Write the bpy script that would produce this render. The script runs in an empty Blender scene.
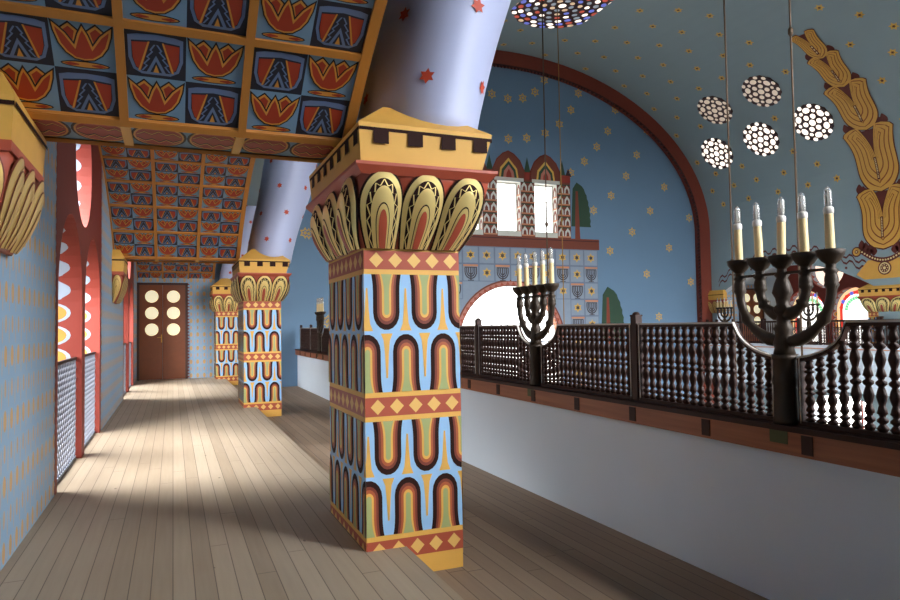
import bpy, bmesh, math, random
from mathutils import Vector, Matrix
random.seed(7)
PI = math.pi
scene = bpy.context.scene
COL = scene.collection

# ------------------------------------------------------------------ materials
def lin(c):
    return tuple(((v/255)/12.92 if v/255 <= 0.04045 else ((v/255+0.055)/1.055)**2.4) for v in c)
class G:                                    # small node-graph helper
    def __init__(s, m):
        m.use_nodes = True
        s.nt = m.node_tree; s.b = s.nt.nodes.get('Principled BSDF')
    def n(s, t, **k):
        o = s.nt.nodes.new(t)
        for a, v in k.items(): setattr(o, a, v)
        return o
    def put(s, sock, v):
        if hasattr(v, 'is_output'): s.nt.links.new(v, sock)
        elif v is not None: sock.default_value = v
    def m(s, op, a, b=None, c=None):
        o = s.n('ShaderNodeMath', operation=op)
        for i, v in enumerate((a, b, c)): s.put(o.inputs[i], v)
        return o.outputs[0]
    def xyz(s):
        tc = s.n('ShaderNodeTexCoord'); sp = s.n('ShaderNodeSeparateXYZ')
        s.nt.links.new(tc.outputs['Object'], sp.inputs[0]); return sp.outputs
    def comb(s, x, y, z):
        o = s.n('ShaderNodeCombineXYZ')
        for i, v in enumerate((x, y, z)): s.put(o.inputs[i], v)
        return o.outputs[0]
    def noise(s, vec, scale, detail=3.0):
        o = s.n('ShaderNodeTexNoise'); s.put(o.inputs['Vector'], vec)
        o.inputs['Scale'].default_value = scale; o.inputs['Detail'].default_value = detail
        return o.outputs['Fac']
    def mix(s, f, a, b):
        o = s.n('ShaderNodeMix', data_type='RGBA'); s.put(o.inputs[0], f)
        for i, v in ((6, a), (7, b)):
            if isinstance(v, tuple): v = (*v[:3], 1)
            s.put(o.inputs[i], v)
        return o.outputs[2]
MATS = {}
def mat(name, rgb, rough=0.6, metal=0.0, var=0.08, vscale=6.0, bump=0.0, emit=0.0, trans=0.0, spec=None):
    m = bpy.data.materials.new(name); g = G(m); c = lin(rgb)
    tc = g.n('ShaderNodeTexCoord')
    f = g.noise(tc.outputs['Object'], vscale, 4.0)
    a = tuple(v*(1-var) for v in c); b = tuple(min(1, v*(1+var)) for v in c)
    g.put(g.b.inputs['Base Color'], g.mix(f, a, b))
    g.b.inputs['Roughness'].default_value = rough; g.b.inputs['Metallic'].default_value = metal
    if spec is not None: g.b.inputs['Specular IOR Level'].default_value = spec
    if trans: g.b.inputs['Transmission Weight'].default_value = trans
    if bump:
        bn = g.n('ShaderNodeBump'); bn.inputs['Strength'].default_value = bump; bn.inputs['Distance'].default_value = 0.004
        f2 = g.noise(tc.outputs['Object'], 40.0, 4.0); g.put(bn.inputs['Height'], f2)
        g.nt.links.new(bn.outputs[0], g.b.inputs['Normal'])
    if emit:
        g.b.inputs['Emission Color'].default_value = (*c, 1); g.b.inputs['Emission Strength'].default_value = emit
    MATS[name] = m; return m
mat('yellow', (222,170,78), .55); mat('yellow_pale', (226,180,100), .55)
mat('red', (168,74,48), .55); mat('red_deep', (150,48,30), .6)
mat('dark', (46,24,20), .75, spec=.15); mat('brown', (118,48,28), .55); mat('orange', (172,86,46), .55)
mat('green', (158,166,108), .55); mat('blue', (146,188,226), .6)
mat('gold', (255,226,150), .42, .6, .05); mat('gold_old', (212,176,104), .4, .4, .05)
mat('capital_red', (176,80,56), .5)
mat('lavender', (176,184,216), .5, var=.03, vscale=2); mat('star_red', (186,66,40), .6)
mat('tile_blue', (112,146,174), .6); mat('tile_navy', (30,32,46), .6); mat('tile_slate', (100,120,156), .6)
mat('tile_red', (158,52,26), .55); mat('tile_yellow', (204,140,56), .55); mat('tile_black', (30,18,18), .6)
mat('beam_yellow', (184,122,50), .5)
mat('vault_blue', (140,160,166), .75, var=.04, vscale=1.2); mat('end_blue', (108,140,170), .75, var=.04, vscale=1.0)
mat('star_gold', (220,178,84), .6); mat('star_dark', (90,50,40), .6)
mat('band_red', (116,46,28), .6); mat('band_dark', (60,20,18), .6)
mat('white_wall', (216,228,238), .7, var=.03, vscale=2.0, bump=.1)
mat('ledge_brown', (120,58,40), .6); mat('mural_green', (44,74,56), .7); mat('mural_trunk', (130,62,42), .7)
mat('mural_tile', (140,156,176), .7); mat('mural_tile2', (112,128,150), .7); mat('menorah_paint', (70,66,70), .7); mat('mural_peach', (206,140,104), .7)
mat('mural_white', (214,214,206), .7); mat('mural_pink', (190,120,104), .7)
mat('bronze', (54,43,33), .5, .25, .2, 12, spec=.35); mat('bracket_green', (74,80,50), .5, .3)
mat('dark_wood', (50,27,20), .5, 0, .2, 14, spec=.25); mat('pale_rail', (196,190,182), .5, 0, .08, 10)
mat('candle', (232,206,150), .5, var=.04, vscale=20); mat('collar', (226,222,214), .3); mat('bulb', (240,240,240), .12, trans=.75, var=.02)
mat('door_brown', (122,62,26), .4, var=.15, vscale=9); mat('door_dark', (60,26,14), .5); mat('door_glass', (250,240,200), .35, emit=.5, var=.02)
mat('brass', (200,160,80), .3, 1.0); mat('grille', (128,134,148), .5, .1); mat('rod', (92,74,58), .5, .5); mat('rod_brass', (170,130,70), .4, .8)
mat('window_red', (128,44,30), .65); mat('fan_yellow', (186,132,54), .6); mat('fan_white', (150,164,182), .6); mat('fan_green', (74,112,84), .6)
mat('pier_ochre', (214,162,72), .55); mat('pier_ochre_dark', (140,72,32), .6); mat('pier_brown', (96,36,26), .6); mat('pier_cream', (226,204,150), .6)
mat('glass_centre', (255,250,244), .3, var=.02, emit=1.5); mat('glass_rose', (255,226,206), .3, var=.12, vscale=5, emit=1.15); mat('pane_white', (250,250,248), .3, var=.02, emit=2.6); mat('rose_lead', (70,44,44), .6); mat('blocker_brown', (96,62,50), .85, var=.2, vscale=9)
GLOW = 6.0
for nm, c in dict(glass_white=(255,250,244), glass_warm=(255,214,160), glass_blue=(96,110,220), glass_red=(220,60,46), glass_green=(120,214,150), glass_pale=(214,226,255)).items():
    mat(nm, c, .3, var=.02, emit=GLOW if nm in ('glass_white',) else GLOW*.15)
for nm, c in dict(rose_white=(255,240,226), rose_tan=(232,196,160), rose_blue=(120,130,220), rose_red=(200,90,70), rose_grey=(150,160,170)).items():
    mat(nm, c, .3, var=.02, emit=1.2 if nm == 'rose_white' else .55)
GLASS_DIM = mat('rose_dim', (214,196,176), .3, emit=.5)

def wall_pattern():
    m = bpy.data.materials.new('wall_motif'); g = G(m); X = g.xyz()
    u = g.m('ADD', X[0], X[1]); v = X[2]
    def ell(cu, cv, ou, ov, ru, rv):
        a = g.m('SUBTRACT', g.m('FRACT', g.m('ADD', g.m('DIVIDE', u, cu), ou)), .5)
        b = g.m('SUBTRACT', g.m('FRACT', g.m('ADD', g.m('DIVIDE', v, cv), ov)), .5)
        a = g.m('POWER', g.m('ABSOLUTE', g.m('DIVIDE', g.m('MULTIPLY', a, cu), ru)), 2.0)
        b = g.m('POWER', g.m('ABSOLUTE', g.m('DIVIDE', g.m('MULTIPLY', b, cv), rv)), 2.0)
        return g.m('LESS_THAN', g.m('ADD', a, b), 1.0)
    big = ell(.19, .42, 0., .3, .042, .07)
    sm = ell(.19, .42, 0., .8, .026, .06)
    sd = ell(.19, .21, .5, .3, .012, .085)
    f = g.m('MAXIMUM', big, g.m('MAXIMUM', g.m('MULTIPLY', sm, .85), g.m('MULTIPLY', sd, .6)))
    f = g.m('MULTIPLY', f, .9)
    nz = g.noise(g.comb(X[0], X[1], X[2]), 3.0)
    base = g.mix(nz, lin((134,168,198)), lin((144,176,202)))
    g.put(g.b.inputs['Base Color'], g.mix(f, base, lin((212,162,84))))
    g.b.inputs['Roughness'].default_value = .6
    MATS['wall_motif'] = m
wall_pattern()
def plank(name, c0, c1, w, dark, rough=.5):
    m = bpy.data.materials.new(name); g = G(m); X = g.xyz()
    q = g.m('DIVIDE', X[0], w); idx = g.m('FLOOR', q); fr = g.m('FRACT', q)
    wn = g.n('ShaderNodeTexWhiteNoise', noise_dimensions='1D'); g.put(wn.inputs['W'], idx)
    r = wn.outputs['Value']
    grain = g.noise(g.comb(g.m('MULTIPLY', X[0], 34.0), g.m('ADD', g.m('MULTIPLY', X[1], 1.6), g.m('MULTIPLY', r, 60.0)), X[2]), 1.0, 6.0)
    blot = g.noise(g.comb(X[0], g.m('MULTIPLY', X[1], .6), X[2]), 1.6, 4.0)
    f = g.m('ADD', g.m('MULTIPLY', r, .45), g.m('ADD', g.m('MULTIPLY', grain, .35), g.m('MULTIPLY', blot, .3)))
    c = g.mix(f, lin(c0), lin(c1))
    yo = g.m('FRACT', g.m('DIVIDE', g.m('ADD', X[1], g.m('MULTIPLY', r, 9.0)), 4.3))
    seam = g.m('LESS_THAN', yo, .0016)
    gap = g.m('MAXIMUM', g.m('MAXIMUM', g.m('LESS_THAN', fr, .03), g.m('GREATER_THAN', fr, .98)), seam)
    gap = g.m('MULTIPLY', gap, .7)
    c = g.mix(gap, c, lin(dark))
    knot = g.n('ShaderNodeTexVoronoi'); knot.inputs['Scale'].default_value = 1.0
    g.put(knot.inputs['Vector'], g.comb(g.m('MULTIPLY', X[0], 3.1), g.m('MULTIPLY', X[1], 1.3), 0.0))
    k = g.m('MULTIPLY', g.m('LESS_THAN', knot.outputs['Distance'], .035), .6)
    c = g.mix(k, c, lin(dark))
    g.put(g.b.inputs['Base Color'], c); g.b.inputs['Roughness'].default_value = rough
    g.b.inputs['Specular IOR Level'].default_value = .3
    bn = g.n('ShaderNodeBump'); bn.inputs['Strength'].default_value = .3; bn.inputs['Distance'].default_value = .003
    g.put(bn.inputs['Height'], g.m('SUBTRACT', g.m('MULTIPLY', grain, .3), gap)); g.nt.links.new(bn.outputs[0], g.b.inputs['Normal'])
    MATS[name] = m
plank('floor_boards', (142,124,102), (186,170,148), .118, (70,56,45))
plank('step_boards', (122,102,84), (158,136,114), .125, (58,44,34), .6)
def beamwood():
    m = bpy.data.materials.new('beam_wood'); g = G(m); X = g.xyz()
    n1 = g.noise(g.comb(g.m('MULTIPLY', X[0], 6.), g.m('MULTIPLY', X[1], 1.2), g.m('MULTIPLY', X[2], 30.)), 1.0, 5.0)
    n2 = g.noise(g.comb(X[0], g.m('MULTIPLY', X[1], .8), X[2]), 1.0, 3.0)
    c = g.mix(n1, lin((104,58,36)), lin((186,116,76))); c = g.mix(g.m('MULTIPLY', n2, .35), c, lin((120,62,40)))
    g.put(g.b.inputs['Base Color'], c); g.b.inputs['Roughness'].default_value = .45; MATS['beam_wood'] = m
beamwood()

# ------------------------------------------------------------------ mesh builder
class MB:
    def __init__(s): s.v = []; s.f = []; s.m = []; s.smooth = []
    def vert(s, p): s.v.append(tuple(p)); return len(s.v)-1
    def poly(s, pts, m, smooth=False):
        i = [s.vert(p) for p in pts]; s.f.append(i); s.m.append(m); s.smooth.append(smooth)
    def box(s, a, b, m, skip=()):
        x0,y0,z0 = a; x1,y1,z1 = b
        c = [(x0,y0,z0),(x1,y0,z0),(x1,y1,z0),(x0,y1,z0),(x0,y0,z1),(x1,y0,z1),(x1,y1,z1),(x0,y1,z1)]
        i = [s.vert(p) for p in c]
        for q in ((3,2,1,0),(4,5,6,7),(0,1,5,4),(1,2,6,5),(2,3,7,6),(3,0,4,7)):
            s.f.append([i[k] for k in q]); s.m.append(m); s.smooth.append(False)
    def bar(s, a, b, w, h, m, up=(0,0,1)):
        a = Vector(a); b = Vector(b); d = (b-a).normalized(); up = Vector(up)
        if abs(d.dot(up)) > .98: up = Vector((1,0,0))
        x = d.cross(up).normalized(); y = x.cross(d)
        rows = [[p+x*sx*w/2+y*sy*h/2 for sx,sy in ((-1,-1),(1,-1),(1,1),(-1,1))] for p in (a,b)]
        s.loft(rows, m, True, False)
    def loft(s, rows, m, caps=True, smooth=True, closed=True):
        ids = [[s.vert(p) for p in r] for r in rows]; n = len(rows[0])
        for a, b in zip(ids, ids[1:]):
            for k in range(n if closed else n-1):
                s.f.append([a[k], a[(k+1)%n], b[(k+1)%n], b[k]]); s.m.append(m); s.smooth.append(smooth)
        if caps and closed:
            s.f.append(ids[0][::-1]); s.m.append(m); s.smooth.append(False)
            s.f.append(ids[-1]); s.m.append(m); s.smooth.append(False)
    def lathe(s, prof, m, c=(0,0,0), seg=12, smooth=True):
        rows = [[(c[0]+r*math.cos(2*PI*k/seg), c[1]+r*math.sin(2*PI*k/seg), c[2]+z) for k in range(seg)] for r, z in prof]
        s.loft(rows, m, True, smooth)
    def tube(s, path, rad, m, seg=10):
        path = [Vector(p) for p in path]; rows = []; px = None
        for i, p in enumerate(path):
            d = (path[min(i+1,len(path)-1)]-path[max(i-1,0)]).normalized()
            if px is None:
                px = d.orthogonal().normalized()
            px = (px-d*px.dot(d)).normalized(); py = d.cross(px)
            r = rad[i] if isinstance(rad, (list,tuple)) else rad
            rows.append([p+px*r*math.cos(2*PI*k/seg)+py*r*math.sin(2*PI*k/seg) for k in range(seg)])
        s.loft(rows, m)
    def build(s, name, parent=None, loc=None):
        me = bpy.data.meshes.new(name); me.from_pydata(s.v, [], s.f)
        slots = []
        for k in s.m:
            if k not in slots: slots.append(k)
        for k in slots: me.materials.append(MATS[k])
        me.polygons.foreach_set('material_index', [slots.index(k) for k in s.m])
        me.polygons.foreach_set('use_smooth', s.smooth)
        me.update()
        o = bpy.data.objects.new(name, me); COL.objects.link(o)
        if parent: o.parent = parent
        if loc: o.location = loc
        return o
def fixn(o):
    bm = bmesh.new(); bm.from_mesh(o.data); bmesh.ops.recalc_face_normals(bm, faces=bm.faces); bm.to_mesh(o.data); bm.free(); return o
def empty(name, loc, rz=0):
    o = bpy.data.objects.new(name, None); COL.objects.link(o); o.location = loc; o.rotation_euler = (0,0,rz); o.empty_display_size = .1; return o
def tag(o, label, cat, group=None):
    o['label'] = label; o['category'] = cat
    if group: o['group'] = group
    return o
def struct(o): o['kind'] = 'structure'; return o
def copy_tree(o, parent=None):
    c = o.copy(); COL.objects.link(c)
    if parent: c.parent = parent
    for ch in list(o.children): copy_tree(ch, c)
    return c

# plates with holes, out of filled 2D curves
def plate(name, outline, holes, thick, M, m_face, m_edge=None, parent=None):
    cu = bpy.data.curves.new(name, 'CURVE'); cu.dimensions = '2D'; cu.fill_mode = 'BOTH'; cu.extrude = thick/2
    for pts in [outline]+holes:
        sp = cu.splines.new('POLY'); sp.points.add(len(pts)-1); sp.use_cyclic_u = True
        for q, p in zip(sp.points, pts): q.co = (p[0], p[1], 0, 1)
    tmp = bpy.data.objects.new(name+'_c', cu); COL.objects.link(tmp)
    dg = bpy.context.evaluated_depsgraph_get(); dg.update()
    me = bpy.data.meshes.new_from_object(tmp.evaluated_get(dg))
    bpy.data.objects.remove(tmp); bpy.data.curves.remove(cu)
    me.materials.clear(); me.materials.append(MATS[m_face])
    if m_edge: me.materials.append(MATS[m_edge])
    for p in me.polygons:
        p.use_smooth = False; p.material_index = 1 if (m_edge and abs(p.normal.z) < .5) else 0
    me.transform(M); me.update(); me.name = name
    o = bpy.data.objects.new(name, me); COL.objects.link(o)
    if parent: o.parent = parent
    fixn(o)
    return o
def M_yz(x): return Matrix(((0,0,1,x),(1,0,0,0),(0,1,0,0),(0,0,0,1)))      # u->y v->z, thickness along x
def M_xz(y): return Matrix(((1,0,0,0),(0,0,1,y),(0,1,0,0),(0,0,0,1)))      # u->x v->z, thickness along y
def arch_pts(c, hw, z0, zs, rise, n=16):
    p = [(c-hw, z0), (c+hw, z0)]
    return p+[(c+hw*math.cos(PI*k/n), zs+rise*math.sin(PI*k/n)) for k in range(n+1)]
def circ(cx, cz, r, n=28, rz=None): return [(cx+r*math.cos(2*PI*k/n), cz+(rz or r)*math.sin(2*PI*k/n)) for k in range(n)]
def rect(a, b, c, d): return [(a,c),(b,c),(b,d),(a,d)]

# ------------------------------------------------------------------ 2D pattern tools
def inset(poly, d):
    n = len(poly); out = []
    A = sum(poly[i][0]*poly[(i+1)%n][1]-poly[(i+1)%n][0]*poly[i][1] for i in range(n))
    sg = 1 if A > 0 else -1
    for i in range(n):
        p0 = Vector(poly[i-1]); p = Vector(poly[i]); p1 = Vector(poly[(i+1)%n])
        e0 = (p-p0).normalized(); e1 = (p1-p).normalized()
        n0 = Vector((-e0.y, e0.x))*sg; n1 = Vector((-e1.y, e1.x))*sg
        b = n0+n1
        if b.length < 1e-5: b = n0
        b.normalize(); k = d/max(.35, b.dot(n0)); out.append(tuple(p+b*k))
    return out
def clip_u(poly, lo, hi):
    for lim, sg in ((lo, 1), (hi, -1)):
        out = []
        for i in range(len(poly)):
            a = poly[i-1]; b = poly[i]; ia = (a[0]-lim)*sg >= 0; ib = (b[0]-lim)*sg >= 0
            if ia != ib:
                t = (lim-a[0])/(b[0]-a[0]); out.append((lim, a[1]+t*(b[1]-a[1])))
            if ib: out.append(b)
        poly = out
        if not poly: return []
    return poly
def planar(o, ux, uy, nn, step=.0015):
    o = Vector(o); ux = Vector(ux); uy = Vector(uy); nn = Vector(nn)
    return lambda u, v, l: o+ux*u+uy*v+nn*(l*step)
def put(mb, f, poly, m, l): mb.poly([f(u, v, l) for u, v in poly], m)
def star6(c, r, ri=None, rot=0):
    ri = ri or r*.58
    return [(c[0]+(r if k%2==0 else ri)*math.cos(rot+PI*k/6+PI/2), c[1]+(r if k%2==0 else ri)*math.sin(rot+PI*k/6+PI/2)) for k in range(12)]

# ------------------------------------------------------------------ shaft pattern
def u_poly(c, a, z_open, sgn, h, flare):
    # open end at z_open, round end at z_open + sgn*h
    L = []
    for t in (0., .02, .045, .08, .12):
        L.append((a+flare*(1-t/.12)**2, t))
    side = L; R = []
    za = h-a*1.25
    n = 9
    for k in range(n+1):
        th = PI*k/n; R.append((a*math.cos(th), za+a*1.25*math.sin(th)))
    pts = [(c+x, z_open+sgn*z) for x, z in side]+[(c+x, z_open+sgn*z) for x, z in R]+[(c-x, z_open+sgn*z) for x, z in side[::-1]]
    return pts
def face_pattern(mb, f, W, zb):
    # zb: list of band centres
    per = .7/2.536 if W < 1 else W/round(W/.285)
    off = .157 if W < 1 else per*.5
    def P(poly, m, l):
        q = clip_u(poly, 0, W)
        if len(q) > 2: put(mb, f, q, m, l)
    for zc in zb:
        P(rect(0, W, zc-.098, zc+.098), 'yellow', 1)
        P(rect(0, W, zc-.064, zc+.064), 'red', 2)
        nd = 5 if W < 1 else 8
        sp = W/nd if W > 1 else .136
        for k in range(-1, nd+2):
            c = (k+.5)*sp + (.02 if W < 1 else 0)
            P([(c-.05, zc), (c, zc-.052), (c+.05, zc), (c, zc+.052)], 'yellow_pale', 3)
    for z0, z1 in zip(zb, zb[1:]):
        lo = z0+.098; hi = z1-.098; H = hi-lo
        P(rect(0, W, lo, hi), 'blue', 1)
        for k in range(-1, int(W/per)+3):
            cu = off+k*per; cl = cu+per/2
            for c, zo, sg, hh in ((cu, hi, -1, H*.475), (cl, lo, 1, H*.49)):
                for i, (a, m, fl) in enumerate(((.094,'dark',.012),(.066,'brown',.012),(.050,'orange',.014),(.033,'yellow',.016),(.018,'green',.02))):
                    P(u_poly(c, a, zo, sg, hh-(.094-a)*1.35, fl), m, 2+i)
                cc = c+per/2; zz = zo+sg*(hh+.005)
                P([(cc-.042, zz), (cc-.022, zz-sg*.05), (cc-.014, zz-sg*.14), (cc-.006, zz-sg*(hh-.09)), (cc+.006, zz-sg*(hh-.09)), (cc+.014, zz-sg*.14), (cc+.022, zz-sg*.05), (cc+.042, zz)][::1], 'yellow', 2)

ZB = (-.005, .955, 1.955)
# ------------------------------------------------------------------ painted column
def column(name, x0, x1, y0, y1, fy, by, rib=True, mirror=False, lx=.09, rx=.11):
    """shaft between x0..x1, y0..y1; capital overhangs fy to the front, by to the back"""
    cx = (x0+x1)/2; cy = (y0+y1)/2
    root = empty(name, (cx, cy, -.2))
    def L(p): return (p[0]-cx, p[1]-cy, p[2]+.2)
    class LM(MB):
        def vert(s, p): return MB.vert(s, L(p))
    mb = LM(); mb.box((x0,y0,-.2),(x1,y1,2.06),'yellow')
    for o, ux, nn, W in (((x0,y0,0),(1,0,0),(0,-1,0),x1-x0), ((x0,y1,0),(0,-1,0),(-1,0,0),y1-y0), ((x1,y0,0),(0,1,0),(1,0,0),y1-y0), ((x1,y1,0),(-1,0,0),(0,1,0),x1-x0)):
        face_pattern(mb, planar(o, ux, (0,0,1), nn), W, ZB)
    mb.build('shaft', root)
    # capital
    z0, z1 = 2.03, 2.495
    def ext(t):
        k = 1-(1-t)**2.4
        k2 = .35*k+.65*t**1.3
        return (x0-lx*k, x1+rx*k, y0-fy*k2, y1+by*k2)
    mb = LM(); rows = []
    for i in range(13):
        t = i/12; a, b, c, d = ext(t); z = z0+(z1-z0)*t
        rows.append([(a,c,z),(b,c,z),(b,d,z),(a,d,z)])
    mb.loft(rows, 'capital_red', True, True)
    a, b, c, d = ext(1.0); e = .045
    rows = [[(a-o,c-o,z),(b+o,c-o,z),(b+o,d+o,z),(a-o,d+o,z)] for o, z in ((0,z1-.02),(e*.4,z1),(e,z1+.03),(e,z1+.05))]
    mb.loft(rows, 'capital_red', True, False)
    cap = mb.build('capital', root)
    # leaves
    def g(t): return (.9+.14*math.sin(min(t/.55,1)*PI/2))/1.04*1.0 if t < .55 else math.sqrt(max(0, 1-((t-.55)/.45)**2))
    ztop = 2.51
    for side, cnt, gm in (('f',3,'gold'),('l',3,'gold'),('r',3,'gold_old'),('b',3,'gold_old')):
        if side == 'b' and by < .05: continue
        for i in range(cnt):
            def pos(u, t, l):
                a, b, c, d = ext(min(1, t*1.0)); z = z0+(ztop-z0)*t
                w = {'f':b-a,'b':b-a,'l':d-c,'r':d-c}[side]; hw = w/cnt/2
                cc = -w/2+hw*(2*i+1)
                s_ = cc+u*hw*1.05
                bl = (.02+.05*math.sin(PI*min(1,t*.9+.1)))*(1-min(1,abs(u))**2)*(1.0 if t < .75 else max(.55,1-(t-.75)*1.6))+.004+l*.0022
                if side == 'f': return ((a+b)/2+s_, c-bl, z)
                if side == 'b': return ((a+b)/2-s_, d+bl, z)
                if side == 'l': return (a-bl, (c+d)/2-s_, z)
                return (b+bl, (c+d)/2+s_, z)
            lm = LM()
            def layer(sc, tt, m, l, tb=0.0, nu=6, nt=18):
                ids = []
                for j in range(nt+1):
                    q = j/nt; t = tb+(tt-tb)*(1-(1-q)**1.6)
                    gg = max(.0, g(q if tb == 0 else q))
                    gg = max(.0, g(1-(1-q)**1.6))
                    ids.append([pos(sc*gg*(-1+2*k/nu), t, l) for k in range(nu+1)])
                lm.loft(ids, m, False, True, closed=False)
            layer(1.0, 1.0, 'dark', 0); layer(.92, .97, gm, 1); layer(.72, .88, 'dark', 2)
            # zigzag on the dark ring
            def ring(sc, tt, q): 
                s_ = -1 if q < 0 else 1; q = abs(q); tq = 1-(1-q)**1.6
                return s_*sc*g(tq), tt*tq
            N = 22
            for k in range(N):
                q0 = -1+2*k/N; q1 = -1+2*(k+1)/N
                def zz(q, kk):
                    qq = 1-abs(q); sgn = -1 if q < 0 else 1
                    sc, tt = ((.69,.865) if kk % 2 else (.55,.79))
                    tq = 1-(1-qq)**1.6
                    return sgn*sc*g(tq), tt*tq
                a0 = zz(q0, k); a1 = zz(q1, k+1); w = .028
                if a0[1] < .02 and a1[1] < .02: continue
                lm.poly([pos(a0[0]-w, a0[1], 3), pos(a0[0]+w, a0[1], 3), pos(a1[0]+w, a1[1], 3), pos(a1[0]-w, a1[1], 3)], gm)
            layer(.53, .78, gm, 4); layer(.33, .57, 'dark', 5); layer(.295, .55, gm, 6); layer(.2, .48, 'capital_red', 7)
            lf = lm.build('leaf', cap)
    # abacus
    a, b, c, d = x0-lx, x1+rx, y0-fy, y1+by
    mb = LM(); zb, zt = 2.545, 2.80
    mb.loft([[(a+.0,c+.01,zb),(b-.05,c+.01,zb),(b-.05,d,zb),(a+.0,d,zb)],[(a-.02,c-.02,zt),(b+.02,c-.02,zt),(b+.02,d+(.02 if by else 0),zt),(a-.02,d+(.02 if by else 0),zt)],
             [(a+.26,c+.36,3.04),(b-.26,c+.36,3.04),(b-.26,d-(.36 if by else 0),3.04),(a+.26,d-(.36 if by else 0),3.04)]], 'yellow', True, False)
    for o, ux, nn, W, n in (((a-.017,c-.017,0),(1,0,0),(0,-1,0),b-a+.034,4), ((a-.017,d+.0,0),(0,-1,0),(-1,0,0),d-c+.017,7), ((b+.017,c-.017,0),(0,1,0),(1,0,0),d-c+.017,7)):
        f = planar(o, ux, (0,0,1), nn)
        put(mb, f, rect(0, W, 2.75, 2.772), 'dark', 1)
        for k in range(n):
            u = W*(k+.62)/n; hw = .052
            put(mb, f, rect(u-hw, u+hw, 2.67, 2.751), 'dark', 1)
    mb.build('abacus', root)
    if rib:
        path = ((1.71,2.82,.43),(1.79,3.2,.45),(1.88,3.6,.465),(2.06,4.2,.51),(2.2,5.05,.53),(2.62,6.0,.57),(3.1,6.75,.6))
        mb = LM(); rows = []
        def at(z):
            for p, q in zip(path, path[1:]):
                if z <= q[1]: t = (z-p[1])/(q[1]-p[1]); return p[0]+(q[0]-p[0])*t, p[2]+(q[2]-p[2])*t
            return path[-1][0], path[-1][2]
        sm = []
        for k in range(31):
            z = 2.82+k*(6.75-2.82)/30
            v = [at(max(2.82,min(6.75,z+o))) for o in (-.25,-.12,0,.12,.25)]
            sm.append((sum(q[0] for q in v)/5, z, sum(q[1] for q in v)/5))
        RY = .73 if by else .4
        def rp(th, k, off=0):
            x, z, r = sm[k]; return (x+(r+off)*math.cos(th), cy+(-.03 if by else .03)+(RY*(1+.05*k/30)+off)*math.sin(th), z)
        for k in range(31): rows.append([rp(2*PI*j/32, k) for j in range(32)])
        mb.loft(rows, 'lavender', True, True)
        for kk in range(8):
            for j in range(6):
                th = 2*PI*(j+.5*(kk % 2))/6+.1; k = 3+kk*4
                if k > 28: continue
                p = Vector(rp(th, k, .004)); p1 = Vector(rp(th, k+1, .004))
                nrm = Vector((math.cos(th)/sm[k][2], math.sin(th)/RY, 0)).normalized()
                uy = (p1-p).normalized(); ux = uy.cross(nrm).normalized(); nrm = ux.cross(uy)
                if nrm.x*math.cos(th)+nrm.y*math.sin(th) < 0: nrm = -nrm
                mb.poly([p+ux*u+uy*v+nrm*.003 for u, v in star6((0,0), .058, .033)], 'star_red')
        mb.build('arch_rib', root)
    return root
c1 = column('painted_column', 1.19, 1.89, 4.36, 5.44, .30, .23)
tag(c1, 'nearest blue painted column with gold leaf capital beside the plank walkway', 'column')
c2 = copy_tree(c1); c2.location.y = 13.2+.54; c2.location.x += .05
tag(c2, 'second painted column along the walkway, midway toward the brown door', 'column')
c3 = column('painted_column', 1.19, 1.89, 21.12, 21.97, .25, 0)
tag(c3, 'farthest painted column, against the end wall right of the brown door', 'column')
c4 = copy_tree(c1)
for ch in list(c4.children):
    if ch.name.startswith('arch_rib'): bpy.data.objects.remove(ch)
c4.location = (21.42, 14.3, -.5)
tag(c4, 'painted column of the opposite gallery under the tall golden leaf ornament', 'column')

# ------------------------------------------------------------------ gallery floors
mb = MB(); mb.box((-1.45,-3.9,-.2),(1.47,22,0),'floor_boards'); struct(mb.build('floor'))
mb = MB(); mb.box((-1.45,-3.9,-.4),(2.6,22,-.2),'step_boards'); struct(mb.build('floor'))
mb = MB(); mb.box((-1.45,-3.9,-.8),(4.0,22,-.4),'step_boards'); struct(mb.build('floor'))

# ------------------------------------------------------------------ left wall with window openings
WIN = [(7.06, 11.22), (16.04, 20.2)]
W_Z = 4.3
def wall_with_windows(x, thick, sgn, name, wins):
    holes = [rect(a, b, -.0005, W_Z) for a, b in wins]
    hh = []
    for a, b in wins: hh.append(rect(a, b, .0, W_Z))
    # split at floor level so that the openings reach the floor
    out = [(-3.9,.0)]
    for a, b in sorted(wins): out += [(a,0),(a,W_Z),(b,W_Z),(b,0)]
    out += [(22,0),(22,5.4),(-3.9,5.4)]
    return plate(name, out, [], thick, M_yz(x), 'wall_motif')
wl = wall_with_windows(-1.2, .4, 1, 'wall_left', WIN); struct(wl)

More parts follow.
